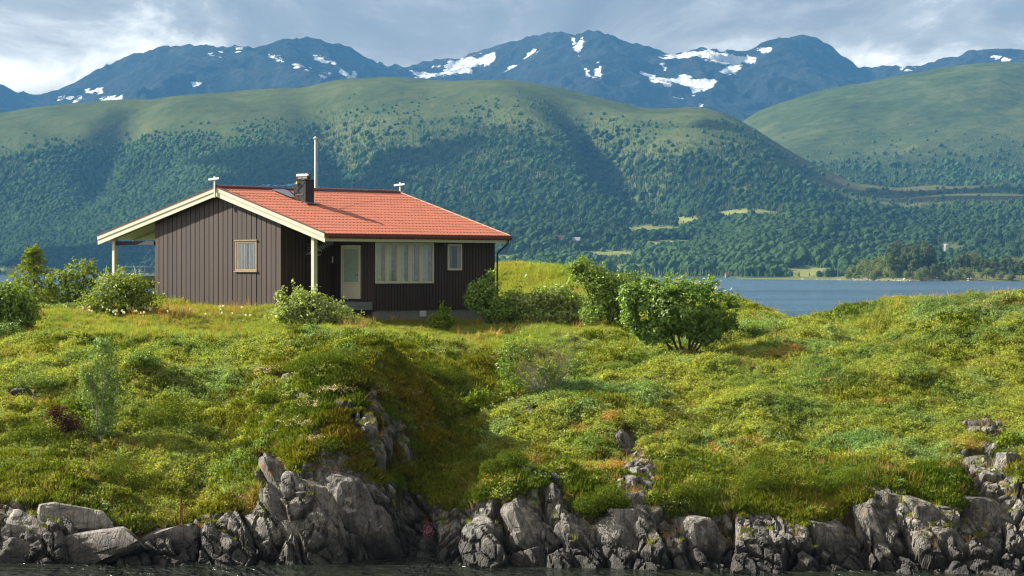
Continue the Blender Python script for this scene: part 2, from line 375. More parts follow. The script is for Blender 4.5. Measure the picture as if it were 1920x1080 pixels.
RT = np.array([(-400,945),(0,938),(60,942),(110,936),(170,965),(240,985),(310,985),(360,975),(430,962),(480,955),(497,885),(520,868),(560,880),(590,856),(640,836),(665,880),(690,908),(740,905),(780,915),(815,935),(850,952),(900,938),(960,930),(1005,915),(1045,912),(1080,955),(1120,958),(1160,945),(1200,950),(1280,950),(1340,962),(1400,955),(1450,965),(1500,980),(1560,962),(1620,930),(1650,908),(1700,915),(1745,950),(1790,955),(1830,905),(1870,880),(1920,895),(2400,905)], float)
BARE = [(600,905,62,55),(690,805,15,26),(738,780,11,30),(706,850,24,34),(755,850,16,44),(690,742,13,9),(638,758,13,12),(716,792,9,32),(780,872,12,24),(600,815,14,12),(700,765,12,14),(728,820,10,24),(660,775,13,20),(560,745,26,14),(1195,890,44,60),(1178,832,22,36),(1850,806,60,16),(1040,925,26,46),(1850,880,70,50),(535,706,34,12),(1130,868,24,16),(500,885,34,34),(40,738,50,14),(1000,770,16,10)]
def rockmask(X, Y, Z):
    """>0 below the rock line, in metres of slope, ragged"""
    px = 960+F*X/Y; py = CY-F*(Z-H)/Y
    top = np.interp(px, RT[:, 0], RT[:, 1]) + 16*fbm(X*1.1, Y*1.1, oct=3, seed=41)
    v = (py-top)/62.0
    for cx, cyy, rx, ry in BARE: v = np.maximum(v, 0.75*(1-((px-cx)/rx)**2-((py-cyy)/ry)**2)+0.75*fbm(X*1.3, Y*1.3, Z*1.3, 3, 45)-0.12)
    return v

xs = np.arange(-36, 38.01, 0.15); ys = np.r_[np.arange(66, 100, 0.14), np.arange(100, 150, 0.24)]
GX, GY = np.meshgrid(xs, ys)
GB = base_z(GX, GY)
lawn = np.exp(-(((GX+8)/14)**2 + ((GY-104)/7)**2)**2)          # kept short and smooth round the cabin
near = (1-0.75*lawn)*(1-0.75*sstep(114, 120, GY))
hum = 0.42*fbm(GX*0.30, GY*0.22, oct=3, seed=3) + 0.34*fbm(GX*0.85, GY*0.65, oct=3, seed=9) + 0.20*np.abs(fbm(GX*2.6, GY*2.1, oct=2, seed=15))
GZ = GB + hum*near*sstep(-0.6, 1.2, GB)
def bump_px(cx, cyy, amp, rx, ry):      # a swelling (or hollow) of the slope, placed where the photo shows it
    global GZ
    k = np.argmin((960+F*GX/GY-cx)**2+(CY-F*(GZ-H)/GY-cyy)**2); x0, y0 = GX.flat[k], GY.flat[k]
    GZ = GZ+amp*np.exp(-((GX-x0)/rx)**2-((GY-y0)/ry)**2)
for b_ in [(620,680,.55,2.2,1.6),(720,690,.6,1.4,1.5),(520,700,.45,1.2,1.2),(830,715,.5,1.0,1.4),(440,730,.35,1.3,1.2),(560,770,.4,1.1,1.0),(640,775,.5,1.0,.9),(700,800,-.5,.5,1.2),(765,960,-1.1,.55,1.2),(768,890,-1.0,.6,1.3),(785,840,-.9,.6,1.5),(812,800,-.6,.6,1.5),(700,760,.35,.5,.8),(668,840,.3,.5,.8),
           (480,790,-.35,.9,1.0),(580,725,-.35,1.2,.7),(260,700,.4,1.6,1.1),(60,690,.45,1.5,1.0),(150,735,-.4,1.4,.7),(340,790,.35,1.2,1.0),(300,830,-.35,1.6,.6),(930,860,.4,1.0,1.1),(1010,870,-.35,.5,1.0),(1090,830,.35,1.3,1.0),
           (1180,870,-.35,.6,1.0),(1250,880,.45,1.1,1.0),(1310,860,-.35,.5,1.0),(1350,700,.35,1.6,1.2),(1420,760,.4,1.8,1.2),(1600,720,.35,2.2,1.4),(1560,860,-.35,.8,.9),(1480,870,.4,1.4,1.0),(1720,830,.35,1.6,1.0),(1840,790,-.45,.8,.8),(1820,870,.45,1.2,.9),(1100,660,.3,2,1.2),(1430,640,.25,2.0,.8),(1690,880,-.35,.6,.9)]: bump_px(*b_)
rm = rockmask(GX, GY, GZ)
GZ_turf = GZ - 1.5*sstep(0.0, 0.36, rm)
xi = lambda X: np.clip((np.asarray(X)-xs[0])/0.15, 0, len(xs)-1.001)
def samp(A, X, Y):
    fx = xi(X); fy = np.interp(Y, ys, np.arange(len(ys)))
    fy = np.clip(fy, 0, len(ys)-1.001); i = fx.astype(int); j = fy.astype(int); u = fx-i; v = fy-j
    return A[j, i]*(1-u)*(1-v)+A[j, i+1]*u*(1-v)+A[j+1, i]*(1-u)*v+A[j+1, i+1]*u*v
def gz(X, Y): return float(samp(GZ_turf, np.array([X]), np.array([Y]))[0])
def hit(px, py, lo=70.0, hi=140.0):
    """first point of the headland on the sight line through a photo pixel"""
    Y = np.arange(lo, hi, 0.04); X = (px-960)/F*Y; Z = H-(py-CY)*Y/F
    g = samp(np.maximum(GZ_turf, np.where(samp_rm > 0, GZ, -9)), X, Y)
    k = np.nonzero(g >= Z)[0]
    k = k[0] if len(k) else int(np.argmax(g-Z))
    return float(X[k]), float(Y[k]), float(g[k])
samp_rm = rm
gme = npmesh('ground', np.c_[GX.ravel(), GY.ravel(), GZ_turf.ravel()], gridfaces(len(xs), len(ys)), M['turf'], True)
fattr(gme, 'bare', sstep(-0.22, 0.0, rm).ravel())
ground = tag(link('ground', gme), kind='structure')

# bedrock: fine sheet along the shore, broken into leaning blocks
bx = np.r_[np.arange(-27, -17, 0.09), np.arange(-17, 17, 0.045), np.arange(17, 27, 0.09)]; by = np.r_[np.arange(69.5, 78.2, 0.04), np.arange(78.2, 84.0, 0.07)]
BX, BY = np.meshgrid(bx, by)
BB = samp(GZ, BX, BY)
brm = rockmask(BX, BY, BB)
gy_, gx_ = np.gradient(BB, by, bx)
nn = np.stack([-gx_, -gy_, np.ones_like(BB)], -1); nn /= np.linalg.norm(nn, axis=-1, keepdims=True)
nn = nn*0.6 + np.array([0, -0.55, 0.25]); nn /= np.linalg.norm(nn, axis=-1, keepdims=True)
lean = R(27); ca, sa = math.cos(lean), math.sin(lean)
def strata(X, Y, Z): return X*ca + Z*sa, Y, -X*sa + Z*ca      # across the slabs / depth / along the slabs
u_, d_, l_ = strata(BX + 0.25*fbm(BX*0.7, BY*0.7, BB*0.7, 2, 77), BY, BB)
f1, f2, idv = cells(u_*1.15, d_*0.6, l_*0.40, 21)
g1, g2, idw = cells(u_*3.0+5, d_*1.6, l_*1.1, 33)
disp = 0.62*(idv-0.40) - 0.34*np.exp(-((f2-f1)/0.07)**2) + 0.17*(idw-0.5) - 0.13*np.exp(-((g2-g1)/0.07)**2) + 0.05*fbm(u_*3, d_*3, l_*1.0, 3, 51) + 0.02*fbm(BX*9, BY*9, BB*9, 2, 52)
amp = sstep(-0.30, 0.4, brm)
P = np.stack([BX, BY, BB], -1) + nn*(disp*amp)[..., None]
P[..., 2] -= 0.9*sstep(-0.08, -0.45, brm)
bme = npmesh('bedrock', P.reshape(-1, 3), gridfaces(len(bx), len(by)), M['rock'], False)
bedrock = tag(link('bedrock', bme), kind='structure')
GTOP = np.maximum(GZ_turf, np.where(rm > 0, GZ, -9))
def hit(px, py, lo=70.0, hi=140.0):
    """first point of the headland on the sight line through a photo pixel"""
    Y = np.arange(lo, hi, 0.04); X = (px-960)/F*Y; Z = H-(py-CY)*Y/F
    g = samp(GTOP, X, Y); k = np.nonzero(g >= Z)[0]
    k = k[0] if len(k) else int(np.argmax(g-Z))
    return float(X[k]), float(Y[k]), float(g[k])

# loose and outcropping rocks, each a chiselled block leaning with the strata
def rock_mesh(seed, mat, sx=1.0, sy=0.8, sz=1.5, cuts=11):
    r = np.random.default_rng(seed)
    bm = bmesh.new(); bmesh.ops.create_icosphere(bm, subdivisions=4, radius=1.0)
    v = np.array([q.co for q in bm.verts]); f = np.array([[q.index for q in p.verts] for p in bm.faces]); bm.free()
    for i in range(cuts):
        n = np.array([(1, 0, 0), (-1, 0, 0), (0, -1, .2), (0, -1, -.3), (.15, 0, 1), (-.5, -.6, .6), (.6, -.6, .5), (0, 1, 0), (0, 0, -1), (.7, -.7, 0), (-.7, -.7, .1)][i % 11], float)+r.normal(size=3)*0.22; n /= np.linalg.norm(n); d = r.uniform(0.36, 0.66)
        e = v@n-d; v = v-np.outer(np.maximum(e, 0)*0.96, n)
    v += 0.018*np.stack([fbm(v[:, 0]*2.2+seed, v[:, 1]*2.2, v[:, 2]*1.2, 3, seed+k) for k in range(3)], -1)
    g1, g2, _ = cells(v[:, 0]*2.2+seed, v[:, 1]*1.6, v[:, 2]*0.6, seed)
    v *= (1-0.08*np.exp(-((g2-g1)/0.05)**2))[:, None]
    v += v*(0.012*fbm(v[:, 0]*9, v[:, 1]*9, v[:, 2]*5, 2, seed+9))[:, None]
    return npmesh('rock', v*np.array([sx, sy, sz]), f, mat, False)
rocks = [rock_mesh(100+i, M['rock'], *[(0.9, .8, 1.5), (1.2, .9, .9), (0.8, .8, 1.2), (1.0, .9, 1.0)][i % 4]) for i in range(8)]
slabs = [rock_mesh(140+i, M['rock'], 0.62, 0.7, 1.7, 11) for i in range(3)]
pales = [rock_mesh(160+i, M['rock_pale'], 1.5, 0.9, 0.72, 6) for i in range(3)]
def put_rock(me, px, py, wpx, hpx, tilt=None, sink=0.25, rz=None):
    x, y, z = hit(px, py); s = y/F
    o = link('rock', me, bedrock)
    co = np.zeros(len(me.vertices)*3, np.float32); me.vertices.foreach_get('co', co); co = co.reshape(-1, 3)
    ex = np.ptp(co[:, 0]); ez = np.ptp(co[:, 2])
    sx, sz = wpx*s/ex, hpx*s/ez
    o.scale = (sx, (sx+sz)/2*0.9, sz)
    o.rotation_euler = (R(random.uniform(-14, 4)), R(random.uniform(-34, -14) if tilt is None else tilt), R(random.uniform(-25, 25)) if rz is None else rz)
    if me.name.startswith('rock') and me.materials[0] == M['rock_pale']: sink = 0.02
    o.location = (x, y+sink*wpx*s, z-0.12*hpx*s)
    return o
# the big outcrops
for a in [(pales[0], 40, 980, 140, 84, 6), (pales[1], 175, 1012, 220, 84, -16), (pales[2], 300, 1008, 160, 70, -6), (pales[0], 30, 1030, 130, 74, 4), (pales[1], 130, 962, 170, 66, 2),
          (slabs[0], 600, 955, 95, 250, -32), (slabs[1], 655, 950, 100, 230, -24), (slabs[2], 528, 905, 40, 150, -34), (slabs[1], 690, 990, 90, 170, -20), (slabs[0], 575, 1010, 90, 160, -34),
          (slabs[2], 620, 870, 60, 80, -25), (slabs[2], 545, 975, 50, 170, -34),
          (rocks[0], 1165, 1020, 140, 170, -34), (rocks[4], 1215, 1000, 90, 180, -38), (slabs[1], 1320, 1010, 80, 150, -30), (slabs[2], 1095, 1025, 70, 140, -30),
          (slabs[1], 905, 1010, 76, 130, -20), (slabs[2], 985, 1000, 70, 150, -24), 
          (slabs[0], 1690, 960, 70, 150, -22), (slabs[1], 1745, 990, 80, 220, -28), (slabs[2], 1660, 1010, 70, 170, -20), (rocks[0], 1640, 970, 70, 90, -12), (slabs[1], 1790, 1030, 70, 180, -34),
          (slabs[0], 1860, 970, 90, 180, -30), (slabs[0], 1560, 1015, 80, 160, -26), (rocks[2], 1480, 1010, 70, 80, -8),
          (rocks[4], 1420, 1030, 90, 110, -14), 
          (rocks[2], 1195, 905, 46, 84, -10), (rocks[0], 1225, 890, 30, 60, -22), (slabs[2], 1176, 835, 28, 70, -22), (rocks[6], 1040, 935, 30, 70, 4),
          (rocks[1], 735, 790, 30, 34, -10), (rocks[3], 700, 820, 34, 50, -16), (rocks[2], 680, 865, 40, 60, -16), (rocks[5], 760, 830, 24, 36, -12), (rocks[4], 720, 860, 30, 48, -18),
          (rocks[1], 540, 706, 34, 20, 0), (rocks[6], 1850, 800, 50, 24, -8), (rocks[2], 1825, 808, 24, 20, 0), (rocks[7], 1840, 880, 60, 66, -20), (rocks[3], 1895, 880, 60, 80, -14),
          (rocks[1], 30, 735, 44, 18, 0), (rocks[3], 145, 925, 20, 16, 0), (rocks[0], 968, 728, 16, 20, 0), (rocks[2], 1130, 868, 20, 22, -4)]:
    put_rock(*a)
# broken blocks along the water's edge
for k in range(26):
    px = random.uniform(-60, 1980)
    top = np.interp(px, RT[:, 0], RT[:, 1]); bot = np.interp(px, [0, 700, 780, 1000, 1200, 1400, 2000], [1056, 1052, 1050, 1062, 1078, 1090, 1096])
    t = random.random()**0.7
    py = top+10+(bot-top-10)*t
    wv = random.uniform(14, 36)*(0.8+0.5*t)
    put_rock(random.choice(rocks), px, py, wv, wv*random.uniform(0.7, 1.5), sink=0.15)

# ------------------------------------------------------------------ cabin
Z0 = 6.8; EX, EY = -352/48, 100.0; c45 = math.sqrt(0.5)
cabin = empty('cabin', (EX, EY, Z0), R(45))
tag(cabin, 'dark brown timber cabin with red tiled roof and cream trim on the grassy headland', 'cabin')
def onY(px, py, yc):       # photo pixel -> local point on the plane y = yc
    k = (px-960)/F; bx_, by_ = EX-c45*yc, EY+c45*yc
    l = (k*by_-bx_)/(c45-k*c45); Y = by_+c45*l
    return (l, yc, H+(CY-py)*Y/F-Z0)
def onX(px, py, xc):
    k = (px-960)/F; bx_, by_ = EX+c45*xc, EY+c45*xc
    l = (bx_-k*by_)/(c45+k*c45); Y = by_+c45*l
    return (xc, l, H+(CY-py)*Y/F-Z0)
RY, RZ = 6.76, 11.74-Z0; FE, BE, BY_ = 9.80-Z0, 9.82-Z0, 14.9; LX = 10.2
def roof_z(y): return FE+(RZ-FE)*y/RY if y <= RY else RZ+(BE-RZ)*(y-RY)/(BY_-RY)
GXW, GY0, GY1 = 0.30, 2.99, 11.3         # gable wall
WY, WX0, WX1 = 0.60, 3.11, 9.96          # long wall
# roof deck with cream underside
dk = MB(); th = 0.13
prof = [(0, 0.05, FE-0.02), (0, RY, RZ-0.02), (0, BY_-0.05, BE-0.02), (0, BY_-0.05, BE-th), (0, RY, RZ-th), (0, 0.05, FE-th)]
dk.prism([(0.035, p[1], p[2]) for p in prof[:2]]+[(0.035, p[1], p[2]) for p in prof[4:]], (LX-0.07, 0, 0))
dk.prism([(0.035, RY, RZ-0.02), (0.035, BY_-0.05, BE-0.02), (0.035, BY_-0.05, BE-th), (0.035, RY, RZ-th)], (LX-0.07, 0, 0))
roof = dk.build('roof', M['cream_dirty'], cabin)
def tiles(ylo, yhi, name):
    zlo, zhi = roof_z(ylo), roof_z(yhi); rows = 16; pitch = 0.19; per = 8
    nu = int(LX/pitch*per)+1; us = np.linspace(-0.02, LX+0.02, nu)
    wave = np.cos(us/pitch*2*math.pi); wave = 0.042*(0.5+0.5*wave)**0.7
    sl_ = np.array([yhi-ylo, zhi-zlo]); L = np.linalg.norm(sl_); d = sl_/L; nrm = np.array([-d[1], d[0]])
    if nrm[1] < 0: nrm = -nrm
    V = []; Fc = []; k = 0
    for r_ in range(rows):
        a, b = r_/rows*L, (r_+1)/rows*L+0.02
        lines = [(a, -0.02, 0.5), (a, 0.024, 0.42), (a+0.05, 0.020, 0.5), (b, -0.012, 1.15)]
        for s_, h_, kk in lines:
            base = np.array([ylo, zlo])+d*s_
            hh = h_+wave*kk
            V.append(np.stack([us, base[0]+nrm[0]*hh, base[1]+nrm[1]*hh], -1))
        Fc.append(gridfaces(nu, 4)+k); k += 4*nu
    me = npmesh(name, np.concatenate(V), np.concatenate(Fc), M['roof'], False)
    return tag(link(name, me, roof), kind='stuff')
tiles(-0.06, RY, 'tile_field'); tiles(BY_+0.06, RY, 'tile_field')
rc = MB(); n = 10
rc.prism([(-0.03, RY+0.17*math.cos(math.pi*i/n), RZ-0.02+0.14*math.sin(math.pi*i/n)) for i in range(n+1)], (LX-0.1, 0, 0))
rc.build('ridge_cap', M['gutter'], roof)
for i in range(22):
    x0 = -0.02+i*0.46
    MB().prism([(x0, RY+0.185*math.cos(math.pi*j/8), RZ-0.02+0.155*math.sin(math.pi*j/8)) for j in range(9)], (0.07, 0, 0)).build('ridge_joint', M['gutter'], roof)
# verge boards: a proud upper board over a deeper lower one, both gable ends
for x0, sgn in ((0.0, -1), (LX-0.03, 1)):
    for ya, yb in ((-0.03, RY), (RY, BY_+0.03)):
        za, zb = (roof_z(max(ya, 0))-0.03*0.287*(ya < 0), RZ) if ya < RY and yb == RY else (RZ, roof_z(min(yb, BY_)))
        MB().prism([(x0, ya, za-0.12), (x0, yb, zb-0.12), (x0, yb, zb-0.36), (x0, ya, za-0.34)], (0.03, 0, 0)).build('verge_board', M['cream'], roof)
        xx = x0-0.028 if sgn < 0 else x0+0.03
        MB().prism([(xx, ya, za+0.045), (xx, yb, zb+0.045), (xx, yb, zb-0.15), (xx, ya, za-0.15)], (0.028, 0, 0)).build('verge_board', M['cream'], roof)
        xx = x0-0.05 if sgn < 0 else x0+0.058
        MB().prism([(xx, ya, za+0.06), (xx, yb, zb+0.06), (xx, yb, zb+0.025), (xx, ya, za+0.025)], (0.07 if sgn < 0 else 0.02, 0, 0)).build('verge_flashing', M['gutter'], roof)
# eaves: cream fascia strip, dark red gutter, downpipe
MB().box((0.04, -0.005, FE-0.30), (LX-0.04, 0.025, FE-0.02)).build('fascia', M['cream'], roof)
g = MB(); ng = 8
pr = [(0, -0.085+0.075*math.cos(math.pi+math.pi*i/ng), FE-0.10+0.085*math.sin(math.pi+math.pi*i/ng)) for i in range(ng+1)]
pr = [(0, -0.16, FE-0.02)]+pr+[(0, -0.01, FE-0.02), (0, -0.01, FE-0.05), (0, -0.15, FE-0.05)]
g.prism([(0.05, p[1], p[2]) for p in pr], (LX-0.02, 0, 0)); g.build('gutter', M['gutter'], cabin)
for i in range(12): MB().box((0.3+i*0.86, -0.168, FE-0.19), (0.33+i*0.86, -0.004, FE-0.015)).build('gutter_bracket', M['gutter'], cabin)
dp = onY(943, 449, 0.0)
MB().tube([(LX-0.12, -0.08, FE-0.18), (LX-0.12, -0.08, FE-0.30), (WX1+0.05, WY-0.09, FE-0.72), (WX1+0.05, WY-0.09, FE-1.0), (WX1+0.05, WY-0.09, 0.05)], 0.038, 8).build('downpipe', M['black'], cabin, True)

# gable wall with its boards
def gpoly(y0, y1, zb=0.0, drop=0.14):
    ys_ = [y0]+([RY] if y0 < RY < y1 else [])+[y1]
    return [(y0, zb)]+[(y1, zb)]+[(y, roof_z(y)-drop) for y in reversed(ys_)]
gw = MB().prism([(GXW+0.04, a, b) for a, b in gpoly(GY0+0.02, GY1-0.02, -0.1)], (0.12, 0, 0)).build('gable_wall', M['brown_dark'], cabin)
gwin = (4.50, 5.86, 8.34-Z0, 9.55-Z0)
nb = 27; bw = (GY1-GY0)/nb
for i in range(nb):
    y0, y1 = GY0+i*bw+0.016, GY0+(i+1)*bw-0.016
    jit = random.uniform(-0.006, 0.006); xx = GXW+jit
    y0 += random.uniform(-.004, .004); y1 += random.uniform(-.004, .004)
    bot = random.uniform(-0.06, 0.0)
    def plank(y0, y1, zb, top=None):
        poly = gpoly(y0, y1, zb) if top is None else [(y0, zb), (y1, zb), (y1, top), (y0, top)]
        MB().prism([(xx, a, b) for a, b in poly], (0.034, 0, 0)).build('plank', M['brown'], gw, bevel=0.004)
    if y1 > gwin[0] and y0 < gwin[1]:
        if y0 < gwin[0]-0.05: plank(y0, gwin[0]-0.005, bot)
        if y1 > gwin[1]+0.05: plank(gwin[1]+0.005, y1, bot)
        plank(max(y0, gwin[0]), min(y1, gwin[1]), bot, gwin[2]-0.005)
        plank(max(y0, gwin[0]), min(y1, gwin[1]), gwin[3]+0.005)
    else: plank(y0, y1, bot)
# alcove: side wall (y = GY0), door wall (x = WX0)
aw = MB().box((GXW+0.17, GY0+0.035, -0.1), (WX0+0.1, GY0+0.13, 3.7)).build('alcove_wall', M['brown_dark'], cabin)
for i in range(15):
    x0 = GXW+0.01+i*0.187
    MB().box((x0, GY0+0.002, -0.02), (x0+0.165, GY0+0.033, 3.62)).build('plank', M['brown'], aw)
dw = MB().box((WX0+0.04, WY+0.05, -0.1), (WX0+0.13, GY0+0.03, FE+0.0)).build('door_wall', M['brown_dark'], cabin)
dy0, dy1, dz0, dz1 = 1.365, 2.54, 7.21-Z0, 9.37-Z0
yy = WY+0.02
while yy < GY0-0.02:
    y1 = min(yy+0.155, GY0)
    if y1 > dy0-0.02 and yy < dy1+0.02: MB().box((WX0+0.008, yy, dz1+0.01), (WX0+0.038, y1, FE)).build('plank', M['brown'], dw); MB().box((WX0+0.008, yy, 0), (WX0+0.038, y1, dz0-0.01)).build('plank', M['brown'], dw)
    else: MB().box((WX0+0.008, yy, 0), (WX0+0.038, y1, FE)).build('plank', M['brown'], dw)
    yy += 0.175
# long wall with its boards, holes for the windows
lw = MB().box((WX0+0.14, WY+0.04, -0.02), (WX1-0.04, WY+0.15, FE-0.02)).build('long_wall', M['brown_dark'], cabin)
holes = [(3.20, 6.43, 7.83-Z0, 9.49-Z0), (7.22, 8.03, 8.36-Z0, 9.45-Z0)]
nb = 42; bw = (WX1-WX0)/nb
for i in range(nb):
    x0, x1 = WX0+i*bw+0.012, WX0+(i+1)*bw-0.012
    yv = WY+random.uniform(-0.004, 0.004)
    segs = [(-0.05+random.uniform(-.012, .012), FE-0.04)]
    for h in holes:
        if (x0+x1)/2 > h[0] and (x0+x1)/2 < h[1]: segs = [(segs[0][0], h[2]-0.005), (h[3]+0.005, FE-0.04)]
    for a, b in segs: MB().box((x0, yv, a), (x1, yv+0.035, b)).build('plank', M['brown'], lw)
MB().box((WX0+0.001, WY-0.02, -0.03), (WX0+0.007, WY+0.09, FE-0.03)).build('corner_board', M['brown'], lw)
MB().box((WX1-0.03, WY+0.16, -0.05), (WX1, GY1-0.1, FE)).build('end_wall', M['brown'], cabin)
MB().box((GXW+0.2, GY1-0.15, -0.05), (WX1-0.04, GY1-0.04, roof_z(GY1)-0.15)).build('back_wall', M['brown'], cabin)
fnd = MB().box((WX0+0.03, WY+0.06, -1.1), (WX1-0.06, GY1-0.2, -0.03)).build('foundation', M['concrete'], cabin)
MB().box((GXW+0.06, GY0+0.06, -1.1), (WX0+0.02, GY1-0.2, -0.11)).build('foundation', M['concrete'], cabin)
v = onY(793, 588, WY+0.05)
vt = MB().box((v[0]-0.17, WY+0.035, v[2]-0.12), (v[0]+0.17, WY+0.058, v[2]+0.12)).build('vent', M['white'], fnd)
for i in range(4): MB().box((v[0]-0.14, WY+0.022, v[2]-0.09+i*0.05), (v[0]+0.14, WY+0.034, v[2]-0.065+i*0.05)).build('slat', M['white'], fnd)

# windows and door: (a, b, d) = along the wall, up, out of the wall
def wallmap(kind, plane):
    if kind == 'x': return lambda a, b, d: (plane-d, a, b)
    return lambda a, b, d: (a, plane-d, b)
def wbox(mp, a0, a1, b0, b1, d0, d1):
    p, q = mp(a0, b0, d0), mp(a1, b1, d1)
    return MB().box(tuple(map(min, p, q)), tuple(map(max, p, q)))
def sheet_pane(mp, a0, a1, b0, b1, d): return MB().add([mp(a0, b0, d), mp(a1, b0, d), mp(a1, b1, d), mp(a0, b1, d)], [(0, 1, 2, 3)])
def frame(mp, a0, a1, b0, b1, wd, d0, d1):
    m = MB()
    for r_ in ((a0, a1, b0, b0+wd), (a0, a1, b1-wd, b1), (a0, a0+wd, b0+wd, b1-wd), (a1-wd, a1, b0+wd, b1-wd)):
        q = wbox(mp, *r_, d0, d1); m.add(q.v, q.f)
    return m
def drape(mp, a0, a1, b0, b1, d, folds, amp=0.018):
    n = folds*8+1; m = MB(); vs = []
    for i in range(n):
        a = a0+(a1-a0)*i/(n-1); dd = d+amp*math.sin(i/8*2*math.pi)*(0.7+0.3*math.sin(i*0.37))
        vs += [mp(a, b0, dd*1.0), mp(a, b1, d+(dd-d)*0.6)]
    m.add(vs, [(2*i, 2*i+2, 2*i+3, 2*i+1) for i in range(n-1)]); return m
mg = wallmap('x', GXW+0.04)
wn = frame(mg, *gwin, 0.07, 0.0, 0.06).build('window', M['oldwood'], cabin); wn['label'] = 'varnished wooden gable window with white lace curtains'
wbox(mg, gwin[0]-0.05, gwin[1]+0.05, gwin[2]-0.05, gwin[2]-0.003, 0.0, 0.10).build('sill', M['oldwood'], wn)
wbox(mg, gwin[0]-0.04, gwin[1]+0.04, gwin[3]+0.003, gwin[3]+0.05, 0.0, 0.09).build('head_trim', M['oldwood'], wn)
wbox(mg, gwin[1]-0.17, gwin[1]-0.075, gwin[2]+0.07, gwin[3]-0.07, 0.0, 0.045).build('side_lining', M['honey'], wn)
wbox(mg, gwin[0]+0.07, gwin[1]-0.17, gwin[2]+0.07, gwin[3]-0.07, 0.001, 0.004).build('dark_interior', M['room_shade'], wn)
sheet_pane(mg, gwin[0]+0.07, gwin[1]-0.17, gwin[2]+0.07, gwin[3]-0.07, 0.048).build('pane', M['glass'], wn)
a0, a1 = gwin[0]+0.08, gwin[1]-0.18
drape(mg, a0, a0+0.40*(a1-a0), gwin[2]+0.08, gwin[3]-0.08, 0.028, 4, 0.024).build('curtain', M['curtain'], wn, True)
drape(mg, a0+0.50*(a1-a0), a1, gwin[2]+0.08, gwin[3]-0.08, 0.028, 5, 0.024).build('curtain', M['curtain'], wn, True)

ml = wallmap('y', WY+0.04)
h = holes[0]; wn = frame(ml, *h, 0.06, 0.0, 0.06).build('window', M['cream'], cabin); wn['label'] = 'wide cream window of five tall panes'
pw = (h[1]-h[0]-0.12)/5
for i in range(5):
    a = h[0]+0.06+i*pw
    if i: wbox(ml, a-0.10, a+0.06, h[2]+0.06, h[3]-0.06, 0.0, 0.052).build('mullion', M['cream'], wn)
    a0, a1 = a+(0.06 if i else 0.0), a+pw-(0.10 if i < 4 else 0.0)
    frame(ml, a0, a1, h[2]+0.06, h[3]-0.06, 0.035, 0.008, 0.045).build('sash', M['cream'], wn)
    wbox(ml, a0+0.035, a1-0.035, h[2]+0.095, h[3]-0.095, 0.001, 0.003).build('dark_interior', M['room_shade'], wn)
    sheet_pane(ml, a0+0.035, a1-0.035, h[2]+0.095, h[3]-0.095, 0.036).build('pane', M['glass'], wn)
    mid = a0+0.04+(a1-a0-0.08)*(0.58 if i % 2 == 0 else 0.35)
    drape(ml, a0+0.04, mid, h[2]+0.1, h[3]-0.1, 0.018, 3, 0.010).build('curtain', M['curtain_teal'], wn, True)
    drape(ml, mid+0.01, a1-0.04, h[2]+0.1, h[3]-0.1, 0.018, 2, 0.010).build('curtain', M['curtain_rust'], wn, True)
wbox(ml, h[0]-0.03, h[1]+0.03, h[2]-0.05, h[2]-0.004, 0.0, 0.09).build('sill', M['brown'], wn)
h = holes[1]; wn = frame(ml, *h, 0.085, 0.0, 0.06).build('window', M['cream'], cabin); wn['label'] = 'small cream single window near the far corner'
wbox(ml, h[0]+0.085, h[1]-0.085, h[2]+0.085, h[3]-0.085, 0.001, 0.003).build('dark_interior', M['room_shade'], wn)
sheet_pane(ml, h[0]+0.085, h[1]-0.085, h[2]+0.085, h[3]-0.085, 0.036).build('pane', M['glass'], wn)
drape(ml, h[0]+0.09, h[0]+0.25, h[2]+0.09, h[3]-0.09, 0.018, 2, 0.01).build('curtain', M['curtain'], wn, True)
drape(ml, h[1]-0.24, h[1]-0.09, h[2]+0.09, h[3]-0.09, 0.018, 2, 0.01).build('curtain', M['curtain_rust'], wn, True)
wbox(ml, h[0]-0.03, h[1]+0.03, h[2]-0.05, h[2]-0.004, 0.0, 0.09).build('sill', M['brown'], wn)
md = wallmap('x', WX0+0.04)
door = wbox(md, dy0+0.09, dy1-0.09, dz0+0.03, dz0+0.62, 0.0, 0.045).build('door', M['cream'], cabin)
fr_ = frame(md, dy0, dy1, dz0, dz1, 0.085, 0.0, 0.07).build('door_frame', M['cream'], door)
frame(md, dy0+0.09, dy1-0.09, dz0+0.625, dz1-0.09, 0.055, 0.0, 0.045).build('rail', M['cream'], door)
wbox(md, dy0+0.145, dy1-0.145, dz0+0.68, dz1-0.145, 0.001, 0.003).build('dark_interior', M['curtain_teal'], door)
sheet_pane(md, dy0+0.145, dy1-0.145, dz0+0.68, dz1-0.145, 0.030).build('pane', M['glass'], door)
drape(md, dy0+0.15, dy1-0.15, dz0+0.685, dz1-0.15, 0.014, 7, 0.006).build('curtain', M['curtain_teal'], door, True)
q = md(dy0+0.13, dz0+0.98, 0.05)
MB().tube([q, (q[0]-0.05, q[1], q[2]), (q[0]-0.05, q[1]+0.12, q[2])], 0.012, 6).build('handle', M['steel'], door)
